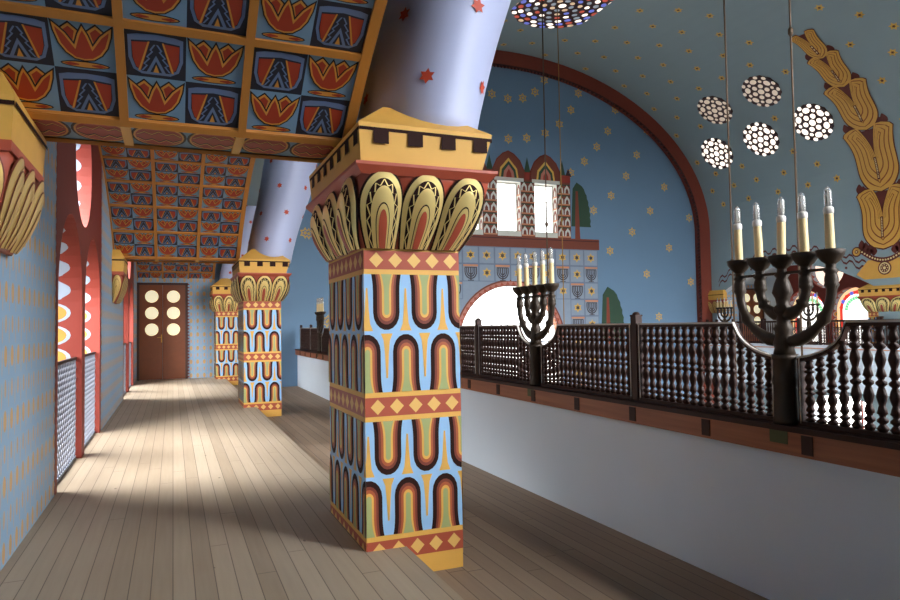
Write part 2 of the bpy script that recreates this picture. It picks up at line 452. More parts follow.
def window(name, yc, xw, facing, glazed=False):
    """two round-headed lights under a roundel in a red plate; facing = +1 looks toward +x"""
    root = empty(name, (0,0,0))
    a, b = yc-2.08, yc+2.08
    lights = [(yc-1.04, .90), (yc+1.04, .90)]
    holes = []
    out = [(a,0)]
    for c, hw in lights:
        arc = [(c-hw*math.cos(PI*k/20), 1.85+.9*math.sin(PI*k/20)) for k in range(21)]
        out += [(c-hw,0)]+arc+[(c+hw,0)]
    out += [(b,0),(b,W_Z+.0),(a,W_Z+.0)]
    cz, R = 3.55, .78
    t = .4
    pl = plate('tracery', out, [circ(yc, cz, R, 40)], t, M_yz(xw), 'window_red', 'window_red', root)
    # scalloped red edging along the jambs
    mb = MB()
    xf = xw+facing*t/2
    f = lambda u, v, l: Vector((xf+facing*(.004+l*.0015), u, v))
    for yy, sg in ((a,1),(b,-1)):
        for k in range(40):
            z = .055+k*.105
            put(mb, f, [(yy-sg*.02, z-.05), (yy-sg*.05, z-.02), (yy-sg*.05, z+.02), (yy-sg*.02, z+.05), (yy, z+.05), (yy, z-.05)], 'window_red', 0)
    mb.build('edging', root)
    # half-round fans painted on the reveals
    mb = MB()
    def fans(P, L, n0):
        n = max(1, round(L/.27)); st = L/n
        for k in range(n):
            s0 = (k+.5)*st
            for i, (rr, m) in enumerate(((1.0,'fan_white'),(.84,'fan_yellow'),(.42,'fan_green'))):
                pts = []
                for j in range(11):
                    th = -PI/2+PI*j/10
                    sd = s0+st*.49*rr*math.sin(th); dx = .27*rr*math.cos(th)
                    (py, pz), (ny, nz) = P(sd); o_ = .002+i*.0016
                    pts.append((xw-facing*t/2+facing*(.012+dx), py+ny*o_, pz+nz*o_))
                mb.poly(pts, m)
    for c, hw in lights:
        for sg in (-1, 1):
            fans(lambda s, c=c, hw=hw, sg=sg: ((c+sg*hw, s), (-sg, 0)), 1.85, 0)
            def arcp(s, c=c, hw=hw, sg=sg):
                th = s/.9; return (c+sg*hw*math.cos(th), 1.85+.9*math.sin(th)), (-sg*math.cos(th), -math.sin(th))
            fans(arcp, 1.1, 0)
    fans(lambda s: ((yc+R*math.cos(s/R), cz+R*math.sin(s/R)), (-math.cos(s/R), -math.sin(s/R))), 2*PI*R, 0)
    mb.build('painted_fans', root)
    # low lattice guards
    for c, hw in lights:
        gm = MB(); xg = xw+facing*.13; gz = 1.18; wd = 2*hw
        for zz in (.02, gz): gm.bar((xg, c-hw, zz), (xg, c+hw, zz), .03, .03, 'dark_wood' if zz > 1 else 'grille')
        d = .085
        k = -gz
        while k < wd:
            for fl in (0, 1):
                u0, v0, u1, v1 = max(k,0), max(0,-k), min(wd, k+gz), min(gz, wd-k)
                if u1-u0 > .02:
                    p0 = (u0, v0); p1 = (u1, v1)
                    if fl: p0 = (wd-u0, v0); p1 = (wd-u1, v1)
                    gm.bar((xg+.004*fl, c-hw+p0[0], p0[1]), (xg+.004*fl, c-hw+p1[0], p1[1]), .016, .016, 'grille')
            k += d*1.414
        gm.build('lattice_guard', root)
    if glazed:
        for c, hw in lights:
            gm = MB(); xg = xw-facing*.16
            def disc(r, m, l, z0):
                pts = [(xg+facing*l*.004, c-r, z0), (xg+facing*l*.004, c+r, z0)]+[(xg+facing*l*.004, c+r*math.cos(PI*k/20), 1.85+r*math.sin(PI*k/20)) for k in range(21)]
                gm.poly(pts, m)
            disc(hw, 'glass_warm', 0, 0.0); disc(hw*.86, 'glass_red', 1, 0.0); disc(hw*.72, 'glass_centre', 2, 0.0)
            for k in range(9):
                th = PI*(k+.5)/9
                gm.poly([(xg+facing*.012, c+.71*math.cos(th)+.085*math.cos(q*PI/4), 1.85+.71*math.sin(th)+.085*math.sin(q*PI/4)) for q in range(8)], 'glass_blue' if k % 2 else 'glass_red')
            r0, r1 = .42, .56
            for k in range(14):
                t0, t1 = PI*k/14, PI*(k+.9)/14
                gm.poly([(xg+facing*.012, c+r*math.cos(t_), 1.85+r*math.sin(t_)) for r, t_ in ((r0,t0),(r1,t0),(r1,t1),(r0,t1))], 'glass_green')
            gm.build('stained_glass', root)
        gm = MB(); gm.poly([(xw-facing*.16, y, z) for y, z in circ(yc, cz, R, 32)], 'glass_rose'); gm.build('glass', root)
    return struct(root)
for ya, yb in ((4.6,6.7),(11.7,15.6)):          # unseen blocks added outside to keep side skylight off the window reveals
    mb = MB(); mb.box((-3.0,ya,-1.0),(-1.4,yb,5.3),'blocker_brown'); struct(mb.build('sky_blocker'))
for i, (a, b) in enumerate(WIN): window('window_%d' % (i+1), (a+b)/2, -1.2, 1)

# ------------------------------------------------------------------ transverse vaults with painted tiles
def lotus(mb, f, x, y, w, h):
    S = lambda P: [(x+w*u, y+h*v) for u, v in P]
    put(mb, f, S(rect(0,1,0,1)), 'tile_blue', 0)
    left = [(.01,.98),(.035,.74),(.10,.50),(.2,.33),(.34,.21),(.5,.18)]
    main = left+[(1-u,v) for u, v in left[-2::-1]]+[(.86,.86),(.75,.74),(.65,.57),(.60,.74),(.5,.96),(.40,.74),(.35,.57),(.25,.74),(.14,.86)]
    for c in (.29, .71):
        tri = [(c-.17,.80),(c-.1,.5),(c+.1,.5),(c+.16,.80),(c,.96)]
        put(mb, f, S(tri), 'tile_black', 1); put(mb, f, S(inset(tri,.028)), 'tile_yellow', 2); put(mb, f, S(inset(tri,.07)), 'tile_red', 3)
    put(mb, f, S(main), 'tile_black', 4); put(mb, f, S(inset(main,.025)), 'tile_yellow', 5); put(mb, f, S(inset(main,.06)), 'tile_red', 6)
    e = [(.5+.4*math.cos(k*PI/8), .105+.075*math.sin(k*PI/8)) for k in range(16)]
    put(mb, f, S(e), 'tile_black', 1); put(mb, f, S(inset(e,.02)), 'tile_yellow', 2)
    for sx in (-1, 1):
        put(mb, f, S([(.5+sx*.34,.105),(.5+sx*.24,.14),(.5+sx*.1,.115),(.5+sx*.1,.095),(.5+sx*.24,.07)]), 'tile_red', 3)
def scarab(mb, f, x, y, w, h):
    S = lambda P: [(x+w*u, y+h*v) for u, v in P]
    put(mb, f, S(rect(0,1,0,1)), 'tile_navy', 0)
    body = [(.05,.86),(.2,.9),(.5,.92),(.8,.9),(.95,.86),(.95,.4),(.88,.16),(.74,.07),(.26,.07),(.12,.16),(.05,.4)]
    put(mb, f, S(body), 'tile_slate', 1); put(mb, f, S(inset(body,.055)), 'tile_navy', 2)
    put(mb, f, S([(.07,.87),(.5,.91),(.93,.87),(.93,.76),(.5,.81),(.07,.76)]), 'tile_slate', 3)
    for sx in (-1, 1):
        m = lambda u: .5+sx*u
        put(mb, f, S([(m(.1),.76),(m(.39),.73),(m(.38),.4),(m(.33),.22),(m(.25),.15)]), 'tile_red', 3)
        put(mb, f, S([(m(.1),.77),(m(.13),.77),(m(.3),.14),(m(.265),.14)]), 'tile_yellow', 4)
        zz = [(.02,.72),(.09,.6),(.06,.57),(.15,.45),(.11,.42),(.2,.3),(.15,.27),(.23,.15)]
        for p, q in zip(zz, zz[1:]):
            d = .016; put(mb, f, S([(m(p[0]-d),p[1]),(m(p[0]+d),p[1]),(m(q[0]+d),q[1]),(m(q[0]-d),q[1])]), 'tile_slate', 4)
        put(mb, f, S([(m(0),.5),(m(0),.38),(m(.1),.13),(m(.16),.13)]), 'tile_slate', 5)
    put(mb, f, S([(.45,.13),(.55,.13),(.5,.3)]), 'tile_yellow', 5)
def vault(ya, yb, z0, ang=40, x0=-1.0, x1=1.2):
    yc = (ya+yb)/2; hs = (yb-ya)/2; A = math.radians(ang); R = hs/math.sin(A); zc = z0-R*math.cos(A)
    nm = round(2*A*R/.69); mb = MB()
    pt = lambda th, r=R: (yc+r*math.sin(th), zc+r*math.cos(th))
    # shell
    n = 26
    inner = [pt(-A+2*A*k/n) for k in range(n+1)]; outer = [pt(-A+2*A*k/n, R+.12) for k in range(n+1)]
    sec = inner+outer[::-1]
    rows = [[(x, y, z) for y, z in sec] for x in (x0, x1)]
    for k in range(n):
        for P, fl in ((inner, 1), (outer, 0)):
            q = [(x0,*P[k]),(x1,*P[k]),(x1,*P[k+1]),(x0,*P[k+1])]; mb.poly(q, 'beam_yellow')
        for x in (x0, x1): mb.poly([(x,*inner[k]),(x,*inner[k+1]),(x,*outer[k+1]),(x,*outer[k])], 'beam_yellow')
    xs = [-1.0, -.29, .435, 1.155]; bw = .026
    for j in range(nm):
        t0 = -A+2*A*j/nm; t1 = -A+2*A*(j+1)/nm; tm = (t0+t1)/2
        for half in (0, 1):
            ta, tb = (t0, tm) if half == 0 else (tm, t1)
            pa = Vector((0, *pt(ta))); pb = Vector((0, *pt(tb))); d = (pb-pa); Ld = d.length; d.normalize()
            nn = Vector((0, -math.sin((ta+tb)/2), -math.cos((ta+tb)/2)))
            up = -d if tm > 0 else d                 # toward the crown
            rowi = (j*2+half) if tm <= 0 else (2*nm-1-(j*2+half))
            for c in range(3):
                for q in (0, 1):
                    u0 = xs[c]+bw+q*((xs[c+1]-xs[c])/2-bw); w = (xs[c+1]-xs[c])/2-bw
                    base = pb if tm > 0 else pa
                    pad = bw if (rowi % 2 == 0) else 0
                    o = Vector((u0, base.y, base.z))+up*pad+nn*.004
                    f = planar(o, (1,0,0), up, nn, .0012)
                    h = Ld-bw
                    if (q+rowi) % 2 == 0: lotus(mb, f, 0, 0, w, h)
                    else: scarab(mb, f, 0, 0, w, h)
        # beam along x at the module joint
    for j in range(nm+1):
        t = -A+2*A*j/nm; y, z = pt(t); nn = Vector((0,-math.sin(t),-math.cos(t))); d = Vector((0, math.cos(t), -math.sin(t)))
        p = Vector((0,y,z))+nn*.012
        mb.loft([[Vector((x,0,0))+p+d*s*bw+nn*q for s, q in ((-1,-.015),(1,-.015),(1,.013),(-1,.013))] for x in (x0, x1)], 'beam_yellow', True, False)
    for x in xs:
        xa, xb = x-bw, x+bw
        if x < -.9: xa = x0
        if x > 1.0: xb = x1
        rows = []
        for k in range(53):
            t = -A+2*A*k/52; y, z = pt(t); nn = Vector((0,-math.sin(t),-math.cos(t))); p = Vector((0,y,z))
            rows.append([p+nn*q+Vector((xx,0,0)) for xx, q in ((xa,-.01),(xb,-.01),(xb,.027),(xa,.027))])
        mb.loft(rows, 'beam_yellow', True, False)
    return struct(mb.build('ceiling'))
YS = [4.72, 5.26, 13.5, 14.06]
vault(-3.62, 4.72, 2.85); vault(5.26, 13.5, 2.85); vault(14.06, 22.3-.0, 2.85)
def impost(ya, yb, nm):
    mb = MB(); mb.box((-1.0,ya,2.85),(1.2,yb,3.6),'beam_yellow')
    f = planar((0,0,2.846),(1,0,0),(0,1,0),(0,0,-1),.0015)
    put(mb, f, rect(-1,1.2,ya+.0,yb-.0), 'tile_blue', 0)
    ym = (ya+yb)/2; L = (yb-ya)/2-.01
    for k in range(6):
        c = -.985+.358*(k+.5)
        for i, (a, b, m) in enumerate(((.178,.98,'tile_black'),(.162,.9,'tile_yellow'),(.15,.8,'tile_red'))):
            put(mb, f, [(c+a*math.copysign(abs(math.cos(q*PI/10))**.8, math.cos(q*PI/10)), ym+L*b*math.sin(q*PI/10)) for q in range(20)], m, 1+i)
        for sg in (-1, 1):
            zz = [(-.14,.12),(-.09,.42),(-.045,.2),(0,.5),(.045,.2),(.09,.42),(.14,.12)]
            for p, q in zip(zz, zz[1:]):
                for o_, mm, l in ((-.06,'tile_black',5),(0,'tile_yellow',6)):
                    put(mb, f, [(c+p[0], ym+sg*L*(p[1]+o_)), (c+q[0], ym+sg*L*(q[1]+o_)), (c+q[0], ym+sg*L*(q[1]+.08)), (c+p[0], ym+sg*L*(p[1]+.08))], mm, l)
    for x in (-.29, .435): mb.box((x-.03,ya,2.828),(x+.03,yb,2.86),'yellow')
    mb.box((-1,ya-.03,2.84),(1.2,ya,2.92),'beam_yellow')
    o = mb.build('trim_%d' % nm); return struct(o)
impost(4.72, 5.26, 1); impost(13.5, 14.06, 2); impost(-4.1, -3.62, 3)
# wall above the arcade, hidden behind the vault edge, up to the hall vault
mb = MB(); mb.box((1.2,-3.9,4.45),(1.35,22,5.42),'vault_blue'); mb.box((1.2,-3.9,5.3),(2.4,22,5.42),'vault_blue'); struct(mb.build('wall_arcade'))
mb = MB(); mb.box((-1.4,-3.9,5.3),(1.35,22,5.42),'vault_blue'); struct(mb.build('ceiling'))

# ------------------------------------------------------------------ corbels on the left wall
def corbel(yc, label):
    root = empty('wall_corbel', (-1.0, yc, 2.0)); hy = .48
    mb = MB(); rows = []
    def e(t): k = 1-(1-t)**2.2; return .03+.14*k, .36+.12*k
    for i in range(9):
        t = i/8; dx, hh = e(t); z = .0+.5*t
        rows.append([(0,-hh,z),(dx,-hh,z),(dx,hh,z),(0,hh,z)])
    mb.loft(rows, 'capital_red', True, True)
    mb.box((0,-.49,.49),(.185,.49,.55),'capital_red')
    cap = mb.build('capital', root)
    for fi, (n, W) in enumerate(((3, .84), (1, .22), (1, .22))):
        for i in range(n):
            lm = MB()
            for l, (sc, tt, m) in enumerate(((1,1,'brown'),(.94,.975,'gold_old'),(.64,.84,'brown'),(.6,.82,'gold_old'),(.3,.6,'brown'),(.26,.58,'gold_old'))):
                rows = []
                for j in range(13):
                    q = j/12; tq = 1-(1-q)**1.6
                    gg = (.7+.3*math.sin(min(tq/.55,1)*PI/2)) if tq < .55 else math.sqrt(max(0,1-((tq-.55)/.45)**2))
                    t = tt*tq; dx, hh = e(t); r_ = []
                    for k in range(5):
                        u = -1+k/2; bl = .035*(1-(u*sc*gg)**2)+.004+l*.0025
                        if fi == 0: r_.append((dx+bl, (-hh+hh*2*(i+.5)/n)+u*sc*gg*hh/n, .5*t))
                        else: s_ = -1 if fi == 1 else 1; r_.append((dx/2+u*sc*gg*dx/2*.98, s_*(hh+bl), .5*t))
                    rows.append(r_)
                lm.loft(rows, m, False, True, closed=False)
            lm.build('leaf', cap)
    mb = MB(); mb.loft([[(0,-.48,.55),(.18,-.48,.55),(.18,.48,.55),(0,.48,.55)],[(0,-.5,.8),(.2,-.5,.8),(.2,.5,.8),(0,.5,.8)],[(0,-.4,.95),(.12,-.4,.95),(.12,.4,.95),(0,.4,.95)]], 'yellow', True, False)
    f = planar((.203,0,0),(0,1,0),(0,0,1),(1,0,0)); put(mb, f, rect(-.5,.5,.74,.765), 'dark', 1)
    f = planar((0,-.503,0),(1,0,0),(0,0,1),(0,-1,0)); put(mb, f, rect(0,.2,.74,.765), 'dark', 1)
    mb.build('abacus', root)
    return tag(root, label, 'corbel')
corbel(4.72, 'nearest gilded leaf corbel on the left wall, at the edge of the view')
corbel(13.6, 'farther gilded leaf corbel on the left wall between the two windows')

# ------------------------------------------------------------------ door at the end of the walkway
def door(x0, x1, y, z0, z1, name):
    root = empty(name, ((x0+x1)/2, y, z0)); W = x1-x0; H = z1-z0
    mb = MB(); mb.box((-W/2,-.10,0),(-W/2+.07,-.0,H),'door_dark'); mb.box((W/2-.07,-.10,0),(W/2,-.0,H),'door_dark'); mb.box((-W/2,-.10,H-.07),(W/2,0,H),'door_dark'); mb.build('frame', root)
    for sg in (-1, 1):
        a, b = (.004, W/2-.07) if sg > 0 else (-W/2+.07, -.004)
        mb = MB(); mb.box((a,-.07,.01),(b,-.01,H-.07),'door_brown')
        for zz in (.1, H*.5-.62):
            pass
        mb.box((a+.12,-.082,.15),(b-.12,-.07,1.15),'door_brown')
        lf = mb.build('door_leaf', root)
        c = (a+b)/2-sg*.02
        for k in range(3):
            g = MB(); zz = H-.42-.5*k-.0
            g.lathe([(.185,-.001),(.185,.014)], 'door_glass', (0,0,0), 28)
            o = g.build('round_pane', lf); o.rotation_euler = (PI/2,0,0); o.location = (c,-.071,zz)
    mb = MB(); mb.box((-.045,-.085,1.12),(-.012,-.07,1.36),'brass'); mb.bar((-.03,-.105,1.28),(-.15,-.105,1.27),.018,.018,'brass'); mb.bar((-.03,-.085,1.28),(-.03,-.11,1.28),.018,.018,'brass'); mb.build('handle', root)
    return struct(root)
door(-1.0, .42, 22.0, 0, 2.93, 'door_1')
door(22.9, 24.3, 22.0, -.2, 2.93, 'door_2')
# red painted edging beside the door
mb = MB(); f = planar((0,21.998,0),(1,0,0),(0,0,1),(0,-1,0))
for k in range(30): put(mb, f, [(.42,.02+k*.098),(.48,.05+k*.098),(.42,.08+k*.098)], 'red_deep', 1)
struct(mb.build('trim_4'))

# ------------------------------------------------------------------ parapet, beam, balustrade
mb = MB(); mb.box((3.75,-3.9,-.4),(3.95,21.99,.64),'white_wall'); struct(mb.build('wall_parapet'))
XB = 3.70
beam = empty('balustrade_beam', (XB,0,.63))
mb = MB(); mb.box((-.02,-3.9,0),(.22,21.98,.17),'beam_wood'); mb.box((-.035,-3.9,.15),(.225,21.98,.185),'dark_wood'); mb.build('plank', beam)
y = 1.3
while y < 21.8:
    mb = MB(); mb.box((-.028,y-.04,.02),(.0,y+.04,.14),'dark_wood'); mb.build('notch_shade', beam); y += .86  # raised dark blocks standing in for the shade inside the beam's notches
tag(beam, 'long reddish timber beam on top of the white parapet under the turned railing', 'beam')
RT = 1.495
def baluster_mesh():
    mb = MB(); H = .60; prof = [(.016,0),(.027,.02),(.016,.04)]
    n = 5; st = (H-.08)/n
    for k in range(n):
        z = .04+k*st
        prof += [(.012,z+.005),(.024,z+.02),(.024,z+.032),(.012,z+.045)] if k % 2 == 0 else [(.013,z+.006),(.019,z+.03),(.024,z+.055),(.019,z+st-.02)]
        if k % 2 == 0: prof += [(.017,z+.06),(.023,z+st*.62),(.017,z+st-.008)]
    prof += [(.013,H-.03),(.022,H-.015),(.014,H)]
    mb.lathe([(r*1.28, z) for r, z in prof], 'dark_wood', (0,0,0), 8); return mb
proto = baluster_mesh().build('baluster'); bal_me = proto.data; bpy.data.objects.remove(proto)
PX = [1.55,3.235,4.8,6.52,8.1,9.8,11.5,13.2,14.9,16.6,18.35,19.85,21.5]
MEN = {1:3.235, 3:6.52, 10:18.35}
CUT = .43                                     # radius of the dip in the rail beneath a menorah
def dip(dy):
    return RT-(.0 if abs(dy) >= CUT else (math.sqrt(CUT*CUT-dy*dy)*.55))
desc = ['nearest railing panel of dark turned balusters, right of the large menorah', 'railing panel of dark turned balusters between the large menorah and the first plain post',
 'railing panel of turned balusters between the first plain post and the second menorah', 'railing panel of turned balusters between the second menorah and the big painted column',
 'railing panel of turned balusters starting behind the big painted column']
for i in range(len(PX)-1):
    a, b = PX[i]+(.088 if i in MEN else .045), PX[i+1]-(.088 if (i+1) in MEN else .045)
    root = empty('balustrade_panel', (XB+.09, a, .81))
    L = b-a; ma = i in MEN; mbn = (i+1) in MEN
    def top(y):
        z = RT
        if ma: z = min(z, dip(y+.088))
        if mbn: z = min(z, dip(L-y+.088))
        return z-.81
    mb = MB(); N = 40
    ys = [L*k/N for k in range(N+1)]
    mb.loft([[(-.022,y,top(y)-.035),(.022,y,top(y)-.035),(.022,y,top(y)-.006),(-.022,y,top(y)-.006)] for y in ys], 'dark_wood', True, False)
    mb.box((-.03,0,.005),(.03,L,.035),'dark_wood')
    for yy in (0, L-.025): mb.box((-.024,yy,0),(.024,yy+.025,top(yy)-.006),'dark_wood')
    mb.build('frame', root)
    mb = MB()
    mb.loft([[(-.027,y,top(y)-.014),(-.005,y,top(y)-.014),(-.005,y,top(y)),(-.027,y,top(y))] for y in ys], 'pale_rail', True, False)
    for yy, s_ in ((.014, 1), (L-.022, -1)): mb.box((-.03,yy,.02),(-.02,yy+.008,top(yy+.004)-.01),'pale_rail')
    e = mb.build('edge_strip', root); e['label'] = 'pale grey edge strip'
    nb = max(2, round((L-.05)/.081)); 
    for k in range(nb):
        yy = .03+(L-.06)*(k+.5)/nb
        o = bpy.data.objects.new('baluster', bal_me); COL.objects.link(o); o.parent = root; o.location = (0,yy,.033)
        o.scale = (1,1,(top(yy)-.03-.033)/.60)
    lab = desc[i] if i < 5 else None
    grp = None
    if lab is None:
        lab = {9:'railing panel of turned balusters just in front of the farthest menorah', 10:'short railing panel of turned balusters just past the farthest menorah', 11:'last railing panel of turned balusters touching the blue end wall'}.get(i)
    if lab is None:
        lab = 'railing panel of turned balusters behind the big painted column, %s along past the second menorah' % {5:'third',6:'fourth',7:'fifth',8:'sixth'}[i]
    tag(root, lab, 'railing', 'turned baluster railing panels')
for i, y in enumerate(PX):
    if i in MEN or i == 0: continue
    mb = MB(); mb.box((-.034,-.036,0),(.034,.036,.74),'dark_wood'); mb.box((-.038,-.04,.74),(.038,.04,.755),'dark_wood'); mb.lathe([(.034,.755),(.03,.77),(.015,.78)],'dark_wood',(0,0,0),10)
    o = mb.build('railing_post', None, (XB+.09, y, .815))
    lab = {2:'dark wooden railing post between the two nearest railing panels',4:'dark wooden railing post just right of the big painted column',11:'dark wooden railing post left of the farthest menorah',12:'dark wooden railing post against the blue end wall'}.get(i, 'dark wooden railing post behind the big painted column, %s along past the second menorah' % {5:'second',6:'third',7:'fourth',8:'fifth',9:'sixth'}.get(i, 'last'))
    tag(o, lab, 'post', 'railing posts')

# ------------------------------------------------------------------ menorahs
def make_menorah():
    root = empty('menorah', (0,0,0))
    mb = MB(); mb.lathe([(.085,0),(.085,.03),(.078,.05),(.074,.25),(.08,.27),(.08,.3),(.074,.32),(.072,.42),(.08,.43),(.08,.46)],'bronze',(0,0,0),16)
    mb.lathe([(.07,.46),(.06,.5),(.07,.53),(.06,.56),(.05,.6),(.065,.63),(.045,.66),(.04,.72),(.06,.75),(.06,.77),(.04,.79),(.045,.83),(.065,.87),(.05,.93),(.035,.97),(.05,.99),(.03,1.01),(.03,1.04)],'bronze',(0,0,0),14)
    st = mb.build('stem', root)
    mb = MB(); mb.box((-.082,-.07,-.12),(-.05,.07,-.0),'bracket_green'); mb.build('bracket', root)
    for R, drop in ((.36,.49),(.18,.31)):
        path = []; rad = []
        N = 48
        for k in range(N+1):
            t = k/N
            if t < .2: y = -R; z = 1.03-.14*(t/.2)
            elif t > .8: y = R; z = 1.03-.14*((1-t)/.2)
            else:
                th = PI*(t-.2)/.6; y = -R*math.cos(th); z = .89-(drop-.14)*math.sin(th)
            path.append((0,y,z))
            q = abs(t-.5)*2
            r = .030+.011*max(0,math.sin(q*PI*3.5))
            if abs((q*4) % 1-.5) < .09: r = .045
            rad.append(r)
        mb = MB(); mb.tube(path, rad, 'bronze', 10); mb.build('arm', root)
    mb = MB(); mb.bar((0,-.36,1.0),(0,.36,1.0),.018,.018,'bronze'); mb.build('cross_bar', root)
    tilts = {-.36:(.0,-.01), -.18:(.03,-.05), 0:(.0,.03), .18:(-.01,-.03), .36:(.0,-.01)}
    for y in (.36,.18,0,-.18,-.36):
        mb = MB(); mb.lathe([(.022,1.0),(.03,1.03),(.055,1.05),(.078,1.085),(.085,1.115),(.08,1.12),(.06,1.10),(.0001,1.095)],'bronze',(0,y,0),16)
        cup = mb.build('cup', root)
        mb = MB(); mb.lathe([(.026,0),(.028,.01),(.026,.24),(.026,.25),(.022,.252)],'candle',(0,0,0),14)
        ca = mb.build('candle', cup); ca.location = (0,y,1.09); ca.rotation_euler = (tilts[y][1], tilts[y][0], 0)
        mb = MB(); mb.lathe([(.024,.25),(.029,.255),(.031,.275),(.028,.292),(.022,.296)],'collar',(0,0,0),14); mb.build('collar', ca)
        mb = MB(); mb.lathe([(.018,.294),(.022,.31),(.022,.38),(.019,.405),(.010,.42),(.001,.424)],'bulb',(0,0,0),14)
        b = mb.build('bulb', ca)
        mb2 = MB(); mb2.lathe([(.007,.29),(.007,.40)],'collar',(.008,0,0),6); mb2.lathe([(.007,.29),(.007,.40)],'collar',(-.008,0,0),6)
        f_ = mb2.build('filament_tube', ca)
    return root
m1 = make_menorah(); m1.location = (XB+.06, 3.235, .815)
tag(m1, 'largest nearest bronze menorah with five electric candles rising above the railing', 'menorah')
m2 = copy_tree(m1); m2.location = (XB+.06, 6.52, .815)
tag(m2, 'second bronze menorah, in front of the bright arched window of the end wall', 'menorah')
m3 = copy_tree(m1); m3.location = (XB+.06, 18.35, .815)
tag(m3, 'farthest bronze menorah on the near railing, left of the big painted column', 'menorah')

# ------------------------------------------------------------------ hall shell
XC, ZC = 11.65, 5.3
def vp(th, y, off=0, a=9.4, b=6.4):       # th 0 = right springing, pi = left springing
    return Vector((XC+(a-off)*math.cos(th), y, ZC+(b-off)*math.sin(th)))
mb = MB(); N = 64
inn = [vp(PI*k/N, 0) for k in range(N+1)]; outr = [vp(PI*k/N, 0, -.25) for k in range(N+1)]
for k in range(N):
    for P in (inn, outr):
        mb.poly([(P[k].x,-3.9,P[k].z),(P[k+1].x,-3.9,P[k+1].z),(P[k+1].x,22,P[k+1].z),(P[k].x,22,P[k].z)], 'vault_blue', True)
ROSES = [(20.02,20.04,8.21,.68),(20.02,17.9,8.21,.68),(20.02,15.75,8.21,.68),(18.8,18.86,9.46,.66),(18.8,16.72,9.46,.66)]
def th_of(x, z): return math.atan2((z-ZC)/6.4, (x-XC)/9.4)
# six-petalled gold stars
row = 0
s = .16
while s < 2.9:
    y = 2.0+(row % 2)*.62
    while y < 21.4:
        p = vp(s, y)
        ok = all((p-Vector(r[:3])).length > r[3]+.28 for r in ROSES) and (p-Vector((11.55,17.85,11.7))).length > 1.75
        if s < 1.05 and abs(y-14.2) < 1.0: ok = False
        if ok:
            t1 = (vp(s+.01, y)-p).normalized(); nn = t1.cross(Vector((0,1,0))).normalized()
            if nn.dot(Vector((XC,y,5))-p) < 0: nn = -nn
            jy = .12*math.sin(row*2.3+y); p = p+Vector((0,jy,0))
            for l, (r, m) in enumerate(((.145,'star_gold'),(.055,'star_dark'))):
                mb.poly([p+t1*v+Vector((0,1,0))*u+nn*(.012+.004*l) for u, v in star6((0,0), r, r*.55)], m)
        y += 1.24
    s += .098; row += 1
struct(mb.build('ceiling_vault'))

# rose windows
def rose(x, y, z, R, colours, rings, name):
    th = th_of(x, z); p = vp(th, y); t1 = (vp(th+.01, y)-p).normalized(); uy = Vector((0,1,0)); nn = t1.cross(uy).normalized()
    if nn.dot(Vector((XC,y,5))-p) < 0: nn = -nn
    root = empty(name, p)
    P = lambda u, v, l: uy*u+t1*v+nn*l
    mb = MB()
    seg = 36
    out = [(R*(1+.03*math.cos(12*2*PI*k/seg))*math.cos(2*PI*k/seg), R*(1+.03*math.cos(12*2*PI*k/seg))*math.sin(2*PI*k/seg)) for k in range(seg)]
    mb.loft([[P(u,v,.01) for u,v in out],[P(u,v,.07) for u,v in out]], 'rose_lead', True, False)
    mb.build('tracery', root)
    mb = MB()
    for (rr, n, ra, rb, off, mats) in rings:
        for k in range(n):
            a = 2*PI*(k+off)/n; c = (R*rr*math.cos(a), R*rr*math.sin(a))
            m = mats[k % len(mats)]
            pts = []
            for j in range(12):
                q = 2*PI*j/12; du = R*ra*math.cos(q); dv = R*rb*math.sin(q)
                pts.append(P(c[0]+du*math.cos(a)-dv*math.sin(a), c[1]+du*math.sin(a)+dv*math.cos(a), .074))
            mb.poly(pts, m)
    mb.build('glass', root)
    return struct(root)
def rose_rings(w, d):
    return [(0,1,.16,.16,0,[w]),(.35,6,.13,.13,0,[w]),(.66,6,.17,.2,.5,[w]),(.66,6,.10,.15,0,[w]),(.92,12,.09,.10,.25,[w]),]
WN = 3
for k, (x, y, z, R) in enumerate(ROSES):
    w = 'rose_white' if z < 9 else 'rose_dim'
    rings = [(0,1,.17,.17,0,[w]),(.37,6,.135,.135,0,[w]),(.70,6,.15,.19,.5,[w]),(.68,6,.09,.1,0,[w]),(.93,6,.10,.12,.22,[w]),(.93,6,.10,.12,.78,[w])]
    rose(x, y, z, R, None, rings, 'window_%d' % WN); WN += 1
big = [(0,1,.08,.08,0,['rose_white']),(.2,8,.05,.06,0,['rose_grey','rose_tan']),(.36,12,.05,.06,.5,['rose_grey','rose_blue','rose_tan']),(.52,18,.05,.06,0,['rose_grey','rose_white','rose_red']),
       (.68,22,.055,.07,.5,['rose_grey','rose_blue','rose_white']),(.82,26,.055,.075,0,['rose_blue','rose_white','rose_red']),(.95,30,.05,.07,.5,['rose_white','rose_blue','rose_tan','rose_red'])]
rose(11.45, 17.75, 11.7, 1.62, None, big, 'window_%d' % WN); WN += 1

# end wall of hall and gallery
win_c = [10.05, 11.65, 13.25]
holes = [rect(c-.5, c+.5, 5.02, 6.9) for c in win_c]
lun = [(XC-2.11, -1.2), (XC+2.11, -1.2)]+[(XC+2.11*math.cos(PI*k/28), .83+2.11*math.sin(PI*k/28)) for k in range(29)]
holes.append(lun)
ew = plate('wall_end', rect(1.2, 21.6, -5, 12.3), holes, .4, M_xz(22.2), 'end_blue', 'mural_white'); struct(ew)
g1 = plate('wall_end', rect(-1.4, 1.2, -.8, 5.4), [], .4, M_xz(22.2), 'wall_motif'); struct(g1)
g2 = plate('wall_end', rect(21.6, 24.7, -5, 5.4), [], .4, M_xz(22.2), 'wall_motif'); struct(g2)
